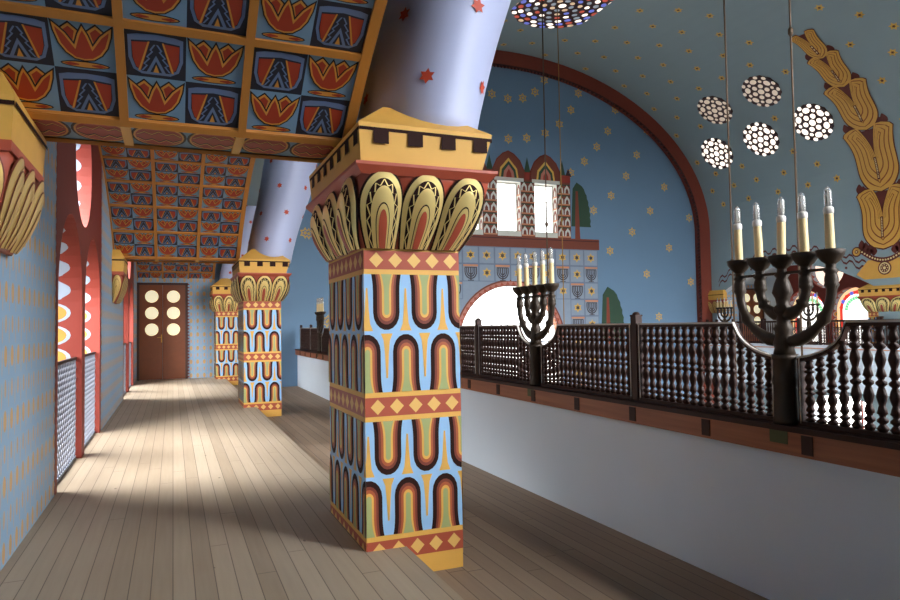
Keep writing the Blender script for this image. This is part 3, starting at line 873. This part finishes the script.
# window frames and glass bars in the end wall
for c in win_c:
    r_ = empty('window_%d' % WN, (c, 22.3, 5.02)); WN += 1
    mb = MB()
    for a, b in (((-.5,0,0),(-.46,.05,1.88)),((.46,0,0),(.5,.05,1.88)),((-.5,0,0),(.5,.05,.05)),((-.5,0,1.83),(.5,.05,1.88)),((-.5,.01,1.2),(.5,.04,1.23))): mb.box(a, b, 'mural_white')
    mb.build('frame', r_)
    mb = MB(); mb.poly([(-.48,.03,.02),(.48,.03,.02),(.48,.03,1.86),(-.48,.03,1.86)], 'pane_white'); mb.build('glass', r_)
    mb = MB()                                   # painted right-hand reveal
    f = planar((.497,-.3,0),(0,1,0),(0,0,1),(-1,0,0))
    put(mb, f, rect(0,.3,0,1.88), 'mural_white', 0)
    for k in range(4):
        z = .05+k*.46
        put(mb, f, [(.02,z),(.02,z+.2),(.09,z+.34),(.15,z+.38),(.21,z+.34),(.28,z+.2),(.28,z),(.2,z),(.2,z+.16),(.15,z+.26),(.1,z+.16),(.1,z)], 'ledge_brown', 1)
        put(mb, f, rect(0,.3,z-.05,z), 'mural_peach', 1)
    mb.build('painted_reveal', r_); struct(r_)
r_ = empty('window_%d' % WN, (XC, 22.3, .83)); WN += 1
mb = MB()
for k in range(1, 8):
    a = PI*k/8; mb.bar((0,0,0),(2.11*math.cos(a),0,2.11*math.sin(a)),.03,.03,'mural_tile')
mb.bar((-2.11,0,0),(2.11,0,0),.05,.05,'mural_tile'); mb.bar((0,0,0),(0,0,-2.03),.05,.05,'mural_tile')
mb.build('glazing_bars', r_)
mb = MB(); mb.poly([(-2.1,.06,-2.02),(2.1,.06,-2.02)]+[(2.1*math.cos(PI*k/28),.06,2.1*math.sin(PI*k/28)) for k in range(29)], 'pane_white'); mb.build('glass', r_)
mb = MB()
outc = [(2.11+.0)*1 for _ in range(1)]
f = planar((0,-.305,0),(1,0,0),(0,0,1),(0,-1,0),.002)
for k in range(28):
    a0, a1 = PI*k/28, PI*(k+1)/28
    for r0, r1, m, l in ((2.11,2.34,'ledge_brown',1),(2.15,2.28,'mural_pink',2)):
        put(mb, f, [(r*math.cos(a), r*math.sin(a)) for r, a in ((r0,a0),(r1,a0),(r1,a1),(r0,a1))], m, l)
    am = (a0+a1)/2
    put(mb, f, [(2.16*math.cos(am-.04),2.16*math.sin(am-.04)),(2.27*math.cos(am),2.27*math.sin(am)),(2.16*math.cos(am+.04),2.16*math.sin(am+.04))], 'red', 3)
mb.build('painted_border', r_)
mb = MB()                                       # red and yellow pattern on the deep right reveal
for k in range(10):
    a0, a1 = PI*.02+k*.075, PI*.02+(k+.9)*.075
    for r0, (q0, q1), m in ((2.10,(-.30,-.02),'red'),(2.095,(-.24,-.08),'mural_peach')):
        mb.poly([(r0*math.cos(a),q,r0*math.sin(a)) for a, q in ((a0,q0),(a1,q0),(a1,q1),(a0,q1))], m)
mb.build('painted_reveal', r_); struct(r_)

# murals on the end wall
mb = MB(); f = planar((0,21.998,0),(1,0,0),(0,0,1),(0,-1,0),.004)
def P(poly, m, l): put(mb, f, poly, m, l)
def lun_in(x, z): return (x-XC)**2+(z-.83)**2 < 2.4**2 and z > .83 or (abs(x-XC) < 2.3 and z <= .83)
T = .652
for r in range(9):
    z1 = 4.4-T*r; z0 = z1-T
    for c in range(12):
        x0 = XC-6*T+c*T; x1 = x0+T; xm = (x0+x1)/2; zm = (z0+z1)/2
        inside = [lun_in(*q) for q in ((x0,z0+.17),(x1,z0+.17),(x0,z1),(x1,z1))]
        if all(inside): continue
        if any(inside):
            # the part of the tile clear of the window, in narrow upright slices
            for q in range(16):
                u0, u1 = x0+T*q/16, x0+T*(q+1)/16
                def lowz(u):
                    d = abs(u-XC)
                    return max(z0, .83+math.sqrt(2.33**2-d*d)) if d < 2.33 else z0
                l0, l1 = lowz(u0), lowz(u1)
                if min(l0, l1) < z1-.01: P([(u0,min(l0,z1)),(u1,min(l1,z1)),(u1,z1),(u0,z1)], 'mural_tile', 1)
            if not (r > 0 and (c+r) % 2 == 0) and not any(lun_in(xm+dx, zm+dz) for dx in (-.2,.2) for dz in (-.2,.2)):
                P(star6((xm,zm), .19), 'star_gold', 3); P(star6((xm,zm), .10), 'menorah_paint', 4)
            continue
        P(rect(x0, x1, z0, z1), 'mural_tile2', 1); P(rect(x0+.03, x1-.03, z0+.03, z1-.03), 'mural_tile', 2)
        men = r > 0 and (c+r) % 2 == 0
        if not men:
            P(star6((xm,zm), .19), 'star_gold', 3); P(star6((xm,zm), .10), 'menorah_paint', 4)
        else:
            P(rect(x0+.03, x1-.03, z1-.1, z1-.03), 'mural_peach', 3)
            P(rect(x0+.08, x1-.08, z0+.50, z0+.535), 'menorah_paint', 3); P(rect(xm-.025, xm+.025, z0+.03, z0+.5), 'menorah_paint', 3)
            for R in (.09, .16, .23):
                n = 12
                for k in range(n):
                    a0, a1 = PI+PI*k/n, PI+PI*(k+1)/n
                    P([(xm+q*math.cos(a), z0+.36+q*1.1*math.sin(a)) for q, a in ((R-.022,a0),(R+.022,a0),(R+.022,a1),(R-.022,a1))], 'menorah_paint', 3)
                for sg in (-1, 1): P(rect(xm+sg*R-.022, xm+sg*R+.022, z0+.36, z0+.5), 'menorah_paint', 3)
            P(rect(xm-.12, xm+.12, z0+.03, z0+.06), 'menorah_paint', 3)
# ledge
P(rect(XC-4.0, XC+4.0, 4.4, 4.82), 'ledge_brown', 2); P(rect(XC-4.0, XC+4.0, 4.72, 4.75), 'band_dark', 3)
for c in win_c: P(rect(c-.5, c+.5, 4.82, 5.015), 'mural_white', 2)
# pillars, pediments, teeth
pil = [(8.6,9.55),(10.55,11.15),(12.15,12.75),(13.75,14.35)]
for a, b in pil:
    P(rect(a, b, 4.82, 7.0), 'ledge_brown', 2)
    n = 2
    for k in range(5):
        z = 4.9+k*.42; P(rect(a+.02, b-.02, z-.05, z), 'mural_peach', 3); P(rect(a+.02, b-.02, z+.30, z+.34), 'mural_green', 3)
        for q in range(2):
            c = a+(b-a)*(q+.5)/2; w = (b-a)/4*.85
            P([(c-w,z),(c-w*.9,z+.18),(c,z+.32),(c+w*.9,z+.18),(c+w,z),(c+w*.55,z),(c+w*.45,z+.12),(c,z+.2),(c-w*.45,z+.12),(c-w*.55,z)], 'mural_white', 4)
    P(rect(a, b, 7.0, 7.3), 'ledge_brown', 2)
for c in win_c:
    ar = [(c-.72,7.0),(c+.72,7.0),(c+.68,7.35),(c+.5,7.72),(c+.25,7.95),(c,8.06),(c-.25,7.95),(c-.5,7.72),(c-.68,7.35)]
    P(ar, 'band_red', 3); P(inset(ar,.05), 'ledge_brown', 4)
    for k, (w, h, m) in enumerate(((.42,.78,'star_gold'),(.34,.66,'mural_green'),(.24,.52,'mural_pink'),(.12,.36,'red_deep'))):
        P([(c-w,7.0),(c+w,7.0),(c+w*.85,7.0+h*.5),(c,7.0+h),(c-w*.85,7.0+h*.5)], m, 5+k)
    P(rect(c-.62, c+.62, 6.9, 7.03), 'mural_white', 10)
for x in (9.25,10.85,12.45,14.0):
    for dx in (-.28,0,.28):
        h = .62 if dx == 0 else .32
        P([(x+dx-.15,7.25),(x+dx+.15,7.25),(x+dx,7.25+h)], 'mural_green' if dx == 0 else 'band_dark', 2)
    P(rect(x-.36, x+.36, 7.0, 7.28), 'red_deep', 3)
# painted trees
def tree(x, z, w, h, trunk):
    sg = 1 if x > XC else -1
    cr = []
    for k in range(15):
        t = k/14; ww = w*math.sqrt(max(0,1-t**2.2)); cr.append((x+sg*ww*(1+.03*(-1)**k), z+h*t))
    cr = [(x-sg*w*.45, z)]+cr+[(x-sg*w*.3, z+h*.85)]
    P(cr, 'mural_green', 2); P([(x-.05,z+h*.8),(x+.05,z+h*.8),(x+.12,z-trunk),(x-.12,z-trunk)], 'mural_trunk', 3)
for sg in (-1, 1):
    tree(XC+sg*3.0, 5.3, .62, 1.75, .5); tree(XC+sg*4.35, .8, .8, 2.15, .2)
# stars
STARS = [(11.01,10.14),(11.68,10.04),(12.32,10.14),(12.86,10.44),(13.29,10.96),(13.93,9.3),(14.47,9.92),(14.84,10.63),(11.67,8.5),(12.46,8.61),(13.28,8.88),(15.05,7.92),(14.4,7.42),(15.65,8.56),(17.05,7.48),(16.29,6.63),(15.43,5.99),(16.2,9.25),(16.59,10.16),(18.16,9.46),(17.61,8.4),(19.55,8.35),(18.99,7.16),(18.22,6.11),(17.28,5.2),(16.17,4.39),(19.15,4.61),(17.96,3.49),(18.53,1.73),(20.26,3.19),(20.27,5.92)]
for x, z in STARS+[(2*XC-x, z) for x, z in STARS if x > 12.5]+[(4.03,4.63),(4.73,1.68)]:
    if x > 20.4: continue
    P(star6((x,z), .20), 'star_gold', 1); P(star6((x,z), .12), 'end_blue', 2); P(circ(x, z, .055, 8), 'star_gold', 3)
struct(mb.build('trim_5'))
# red arch band where the vault meets the end wall
mb = MB(); n = 64
def ell(a, b, k): th = PI*k/n; return (XC+a*math.cos(th), ZC+b*math.sin(th))
prof = [ell(8.9,5.9,k) for k in range(n+1)]; pro2 = [ell(9.38,6.38,k) for k in range(n+1)]
prof = [(XC+8.9,-5)]+prof+[(XC-8.9,-5)]; pro2 = [(XC+9.38,-5)]+pro2+[(XC-9.38,-5)]
mb.loft([[(a[0],21.7,a[1]),(b[0],21.62,b[1]),(b[0],21.99,b[1]),(a[0],21.99,a[1])] for a, b in zip(prof, pro2)], 'band_red', True, False)
def teeth(p, q):
    L = math.hypot(q[0]-p[0], q[1]-p[1]); m = max(1, int(L/.14))
    for k in range(m):
        a = [p[0]+(q[0]-p[0])*(k+j)/m for j in (0,.5,1)]; b = [p[1]+(q[1]-p[1])*(k+j)/m for j in (0,.5,1)]
        cx_, cz_ = XC, max(ZC, 0)
        d = Vector((XC-a[1], 0 if b[1] < ZC else ZC-b[1])).normalized()
        mb.loft([[(a[0],yy,b[0]),(a[2],yy,b[2]),(a[1]+d.x*.13,yy,b[1]+d.y*.13)] for yy in (21.69,21.75)], 'band_dark', True, False)
for p, q in zip(prof[1:-1], prof[2:-1]): teeth(p, q)
teeth((XC+8.9,-.5), (XC+8.9,5.3))
struct(mb.build('trim_6'))

# right wall of the hall: openings into the opposite gallery
def opening(c): return [(c-3.45,-.2),(c+3.45,-.2)]+[(c+3.45-6.9*k/24, 3.55-.088*(3.45-6.9*k/24)**2) for k in range(25)]
low = []
for c in (14.2, 16.1, 18.0, 19.9): low.append(arch_pts(c, .7, -3.6, -1.9, .7))
rw = plate('wall_right', rect(-3.9,22,-5,5.45), [opening(17.93), opening(9.3), opening(.5)]+[arch_pts(15.9,1.05,-3.4,-1.5,.42,12)]+[arch_pts(c,.62,-3.4,-1.75,.75,12) for c in (12.0,9.5,7.0)], .3, M_yz(21.2), 'vault_blue', 'white_wall'); struct(rw)
# painted wavy lines round the opening
mb = MB(); f = planar((21.046,0,0),(0,1,0),(0,0,1),(-1,0,0),.004)
for c in (17.93,):
    for off, m in ((.42,'pier_brown'),(.62,'pier_brown')):
        pts = []
        for k in range(61):
            d = -3.3+6.6*k/60; w = .07*(1 if (k//2) % 2 else -1)
            pts.append((c+d*1.0, 3.55-.088*d*d+off+w))
        for p, q in zip(pts, pts[1:]): put(mb, f, [(p[0],p[1]-.035),(q[0],q[1]-.035),(q[0],q[1]+.035),(p[0],p[1]+.035)], m, 1)
    for k in range(7):
        d = -2.4+.8*k; put(mb, f, star6((c+d, 3.55-.088*d*d+.2), .06), 'pier_brown', 1)
struct(mb.build('trim_7'))
# golden leaf ornament climbing the vault
mb = MB()
th0, th1 = 0.0, th_of(17.3, 10.4)
arc = []; acc = 0; prev = vp(0, 0)
for k in range(401):
    th = 1.2*k/400; p = vp(th, 0); acc += (p-prev).length; prev = p; arc.append((acc, th))
def on(s, yy, l):                                  # s measured up from z = 3.2 on the wall, then along the vault
    if s < 2.1: return Vector((21.05-.012-l*.005, 14.2+yy, 3.2+s))
    q = s-2.1; lo = 0
    i = min(400, max(0, int(q/acc*400)))
    while i < 400 and arc[i][0] < q: i += 1
    while i > 0 and arc[i-1][0] > q: i -= 1
    th = arc[i][1]; p = vp(th, 14.2+yy); t1 = (vp(th+.01,0)-vp(th,0)).normalized(); nn = t1.cross(Vector((0,1,0))).normalized()
    if nn.x > 0: nn = -nn
    return p+nn*(.012+l*.005)
def strip(fn, s0, s1, m, l, n=22):
    rows = []
    for k in range(n+1):
        s = s0+(s1-s0)*k/n; a, b = fn((s-s0)/(s1-s0)); rows.append([on(s, a+(b-a)*j/2, l) for j in range(3)])
    mb.loft(rows, m, False, False, closed=False)
SEG = [(.55,1.98,.82),(2.4,2.18,.80),(4.45,1.74,.69),(6.05,1.34,.52),(7.25,1.15,.40)]
for s0, h, w in SEG[::-1]:
    def outer(t):
        r = math.sqrt(max(0, 1-(1-min(1,t/.36))**2)); v = .80*r
        if t > .55: v += .24*((t-.55)/.38)**2 if t < .93 else .24
        if t > .9: v -= .40*((t-.9)/.1)**2
        return w*v
    def inner(t): return 0 if t < .5 else w*.36*((t-.5)/.5)**1.8
    strip(lambda t: (-w*.34*t, w*.34*t), s0+h*.5, s0+h*.93, 'pier_brown', 2)
    for i, (d, m) in enumerate(((-.035,'pier_brown'),(0,'pier_ochre'),(.11,'pier_ochre_dark'),(.14,'pier_ochre'),(.25,'pier_ochre_dark'),(.28,'pier_ochre'),(.40,'pier_ochre_dark'),(.43,'pier_ochre'))):
        dd = d*w*1.25
        for sg in (-1, 1):
            def fn(t, dd=dd, sg=sg):
                a = inner(t)+(dd*.28 if t > .4 else 0)*(1 if d >= 0 else 1.0); b = max(a, outer(t)-dd) if d >= 0 else outer(t)-dd
                return (sg*a, sg*b) if sg > 0 else (sg*b, sg*a)
            strip(fn, s0+max(dd,-.03), s0+h-(dd*.5 if d >= 0 else -.02), m, 3+i)
    for k in range(12): strip(lambda t: (-.02,.02), s0+h*(.2+.026*k), s0+h*(.216+.026*k), 'pier_cream', 13, 1)
    strip(lambda t: (-.045,.045), s0+h*.18, s0+h*.52, 'pier_brown', 12)
    for sg in (-1, 1):
        for q in range(4):
            a = PI*q/3; strip(lambda t, sg=sg, q=q: tuple(sorted((sg*w*(.42+.16*q)-.12*math.sin(PI*t), sg*w*(.42+.16*q)+.12*math.sin(PI*t)))), s0-.2+.07*q*q*.3, s0+.1+.09*q, 'pier_brown', 1, 8)
F = lambda u, v, l: Vector((21.038-l*.005, 14.2+u, v))
def PP(poly, m, l): mb.poly([F(u,v,l) for u, v in poly], m)
PP([(-.95,2.98),(-.55,3.42),(.55,3.42),(.95,2.98),(.7,2.8),(-.7,2.8)], 'pier_ochre', 2)
PP(circ(0,3.13,.22,20), 'pier_brown', 3); PP(circ(0,3.13,.18,20), 'pier_cream', 4); PP(circ(0,3.13,.14,20), 'pier_brown', 5); PP(circ(0,3.13,.05,12), 'pier_cream', 6)
for k in range(8): PP(circ(.1*math.cos(k*PI/4), 3.13+.1*math.sin(k*PI/4), .022, 6), 'pier_cream', 6)
for sg in (-1, 1):
    PP(circ(sg*.92,3.74,.17,18), 'pier_brown', 3); PP(circ(sg*.92,3.74,.13,18), 'pier_ochre', 4); PP(circ(sg*.92,3.74,.06,12), 'pier_brown', 5); PP(circ(sg*.92,3.74,.03,8), 'pier_cream', 6)
    n = 10
    for k in range(n):
        a0, a1 = k/n, (k+1)/n
        q = lambda t: (sg*.86*(1-t), 3.84-.42*math.sin(t*PI/2))
        p0, p1 = q(a0), q(a1); PP([(p0[0],p0[1]-.12),(p1[0],p1[1]-.12),(p1[0],p1[1]+.05),(p0[0],p0[1]+.05)], 'pier_brown', 3)
        pm = ((p0[0]+p1[0])/2,(p0[1]+p1[1])/2-.03); PP(circ(pm[0],pm[1],.032,8), 'pier_cream', 4)
struct(mb.build('trim_8'))

# opposite gallery
mb = MB(); mb.box((21.36,-3.9,-.6),(24.5,22,-.2),'step_boards'); struct(mb.build('floor'))
mb = MB()
for c in (.5, 9.3, 17.93):
    n = 20; pr = [(c-4.1+8.2*k/n, 3.1+1.55*(1-((k/n)*2-1)**2)) for k in range(n+1)]
    for p, q in zip(pr, pr[1:]):
        mb.poly([(21.35,p[0],p[1]),(24.5,p[0],p[1]),(24.5,q[0],q[1]),(21.35,q[0],q[1])], 'white_wall', True)
        mb.poly([(21.35,p[0],5.0),(24.5,p[0],5.0),(24.5,q[0],5.0),(21.35,q[0],5.0)], 'white_wall')
struct(mb.build('ceiling'))
a_, b_ = 18.8-2.08, 18.8+2.08
out = [(-3.9,-.2),(a_,-.2),(a_,4.3),(b_,4.3),(b_,-.2),(22,-.2),(22,5.4),(-3.9,5.4)]
bk = plate('wall_far', out, [rect(8.0,10.6,.8,3.4), rect(-.8,1.8,.8,3.4)], .4, M_yz(24.5), 'white_wall'); struct(bk)
window('window_%d' % WN, 18.8, 24.5, -1, glazed=True); WN += 1
mb = MB(); mb.box((20.55,-3.9,-.9),(20.75,21.6,.63),'white_wall'); mb.box((20.5,-3.9,-.9),(21.34,21.6,-.65),'white_wall'); mb.box((20.5,-3.9,.5),(20.56,21.6,.53),'mural_peach'); struct(mb.build('wall_parapet'))
far_seg = [(20.98,21.5,'short railing panel of the opposite gallery against its end wall'),(18.7,20.12,'railing panel of the opposite gallery just right of the small menorah by the red door'),
           (17.12,18.6,'railing panel of the opposite gallery in front of the stained glass window'),(14.2,16.28,'railing panel of the opposite gallery beside the golden ornament column'),(11.2,14.1,'railing panel of the opposite gallery nearest the right edge of the view')]
for ya, yb, lab in far_seg:
    mb = MB(); mb.box((-.03,0,.64),(.03,yb-ya,.72),'dark_wood'); mb.box((-.03,0,1.42),(.03,yb-ya,1.49),'dark_wood')
    n = max(3, int((yb-ya)/.1))
    for j in range(n):
        y = (yb-ya)*(j+.5)/n; mb.lathe([(.015,.72),(.026,.9),(.015,1.05),(.026,1.2),(.015,1.42)],'dark_wood',(0,y,0),5)
    mb.box((-.04,-.04,.63),(.04,.04,1.58),'dark_wood'); mb.box((-.04,yb-ya-.04,.63),(.04,yb-ya+.04,1.58),'dark_wood')
    o = mb.build('balustrade_panel', None, (20.63, ya, 0)); tag(o, lab, 'railing', 'opposite gallery railing')
for y, lab in ((20.55,'small far menorah on the opposite railing by the red door'),(16.7,'small far menorah on the opposite railing before the stained glass')):
    m = copy_tree(m1); m.location = (20.63, y, .95); tag(m, lab, 'menorah')
    mb = MB(); mb.box((-.06,-.3,-.32),(.06,.3,-.2),'dark_wood'); mb.box((-.06,-.06,-.2),(.06,.06,0),'bronze'); mb.build('pedestal', m)
cb = corbel(21.3, 'gilded leaf corbel on the opposite gallery pier next to the red arch band')
cb.location = (21.05, 21.3, 1.85); cb.rotation_euler = (0,0,PI)
mb = MB(); mb.box((3.96,-3.9,-5.2),(21.05,22,-5),'step_boards'); struct(mb.build('floor'))
mb = MB(); mb.box((3.75,-3.9,-5.0),(3.95,22,-.8),'white_wall'); struct(mb.build('wall_near'))
# windows of the lower storey opposite
for c, hw in ((15.9, 1.05),):
    r_ = empty('window_%d' % WN, (21.33, c, -3.4)); WN += 1
    mb = MB(); mb.poly([(0,y-c,z+3.4) for y, z in arch_pts(c,hw,-3.4,-1.5,.42,12)], 'glass_white'); mb.build('glass', r_)
    mb = MB()
    for k in (-.55,0,.55): mb.box((-.03,k-.03,0),(-.005,k+.03,2.25),'window_red')
    mb.box((-.03,-hw,1.0),(-.005,hw,1.06),'window_red'); mb.build('frame', r_); struct(r_)
plate_b = plate('wall_back', rect(1.35,24.7,-5,12.3), [rect(c-1.4,c+1.4,3.0,9.0) for c in (7.9,11.65,15.4)]+[rect(7,16.3,-2.0,2.4)], .4, M_xz(-4.1), 'end_blue'); struct(plate_b)
plate_c = plate('wall_back', rect(-1.4,1.35,-.8,5.4), [], .4, M_xz(-4.1), 'wall_motif'); struct(plate_c)

# ------------------------------------------------------------------ thin hanging rods of the hall lamps
def rod(x, y, m, r, lab, zk):
    th = math.acos((x-XC)/9.4); zt = vp(th, y).z
    root = empty('hanging_rod', (x, y, zt))
    mb = MB(); mb.tube([(0,0,.02),(0,0,.5-zt)], r, m, 8); mb.lathe([(.02,-.3),(.06,-.22),(.06,-.14),(.02,-.06),(.09,-.02),(.09,.02)], m, (0,0,0), 10)
    mb.build('rod', root)
    mb = MB(); z = zk-zt
    mb.lathe([(r,z-.07),(r*2.6,z-.03),(r*2.6,z+.03),(r,z+.07)], m, (0,0,0), 10); mb.build('knob', root)
    return tag(root, lab, 'lamp rod')
rod(9.0, 14.93, 'rod', .017, 'thin dark hanging rod in front of the end wall windows', 4.1)
rod(10.0, 15.77, 'rod_brass', .012, 'very thin brass hanging rod just right of the dark rod by the end wall windows', 4.4)
rod(8.0, 7.78, 'rod', .014, 'thin dark hanging rod above the leftmost candle of the large menorah', 2.4)
rod(8.0, 6.6, 'rod', .014, 'thin dark hanging rod above the fourth candle of the large menorah', 5.55)

# ------------------------------------------------------------------ light
w = bpy.data.worlds.new('World'); scene.world = w; w.use_nodes = True
nt = w.node_tree; bg = nt.nodes['Background']
tc = nt.nodes.new('ShaderNodeTexCoord'); sp = nt.nodes.new('ShaderNodeSeparateXYZ'); nt.links.new(tc.outputs['Generated'], sp.inputs[0])
ramp = nt.nodes.new('ShaderNodeValToRGB'); nt.links.new(sp.outputs['Z'], ramp.inputs[0])
el = ramp.color_ramp.elements
el[0].position = 0.0; el[0].color = (.012,.012,.011,1); el[1].position = 1.0; el[1].color = (1,1,1,1)
for pos, c in ((.001,(.30,.30,.30,1)),(.16,(.42,.42,.42,1)),(.4,(.8,.82,.85,1))): e = el.new(pos); e.color = c
ym = nt.nodes.new('ShaderNodeMath'); ym.operation = 'MULTIPLY_ADD'; nt.links.new(sp.outputs['Y'], ym.inputs[0]); ym.inputs[1].default_value = -3.6; ym.inputs[2].default_value = .4
ym.use_clamp = False
y2 = nt.nodes.new('ShaderNodeMath'); y2.operation = 'MAXIMUM'; nt.links.new(ym.outputs[0], y2.inputs[0]); y2.inputs[1].default_value = .4
vm = nt.nodes.new('ShaderNodeVectorMath'); vm.operation = 'SCALE'; nt.links.new(ramp.outputs[0], vm.inputs[0]); nt.links.new(y2.outputs[0], vm.inputs['Scale'])
nt.links.new(vm.outputs[0], bg.inputs['Color']); bg.inputs['Strength'].default_value = 15.0
def portal(loc, rot, sx, sy):
    l = bpy.data.lights.new('window_daylight', 'AREA'); l.shape = 'RECTANGLE'; l.size = sx; l.size_y = sy; l.cycles.is_portal = True
    o = bpy.data.objects.new('window_daylight', l); COL.objects.link(o); o.location = loc; o.rotation_euler = rot; return o
for a, b in WIN: portal((-1.42,(a+b)/2,2.15), (0,-PI/2,0), 4.3, 4.16)
portal((11.65,-4.32,3.0), (PI/2,0,0), 8.0, 12.0)
for c in (9.3,.5): portal((24.72,c,1.95), (0,PI/2,0), 3.4, 4.3)
sl = bpy.data.lights.new('hazy_sun', 'SUN'); sl.energy = 17.0; sl.angle = math.radians(38); sl.color = (.97,.985,1)
so = bpy.data.objects.new('hazy_sun', sl); COL.objects.link(so); so.location = (-20,10,25)
so.rotation_euler = Vector((.60,-.24,-.90)).to_track_quat('-Z','Y').to_euler()
# ------------------------------------------------------------------ camera
fw = Vector((0.385019,0.922111,0.038359)); rt = Vector((0.922909,-0.384713,-0.015347)); up = Vector((-0.000606,-0.04131,0.999146))
cam = bpy.data.cameras.new('camera'); cam.sensor_width = 36; cam.lens = 663.855/900*36; cam.clip_start = .05; cam.clip_end = 200
co = bpy.data.objects.new('camera', cam); COL.objects.link(co)
co.matrix_world = Matrix(((rt.x,up.x,-fw.x,0),(rt.y,up.y,-fw.y,0),(rt.z,up.z,-fw.z,1.5),(0,0,0,1)))
scene.camera = co
vs = scene.view_settings; vs.view_transform = 'Standard'; vs.look = 'None'; vs.exposure = 0.12; vs.gamma = 1.0; vs.use_curve_mapping = False
scene.cycles.max_bounces = 10; scene.cycles.diffuse_bounces = 6; scene.cycles.caustics_reflective = False
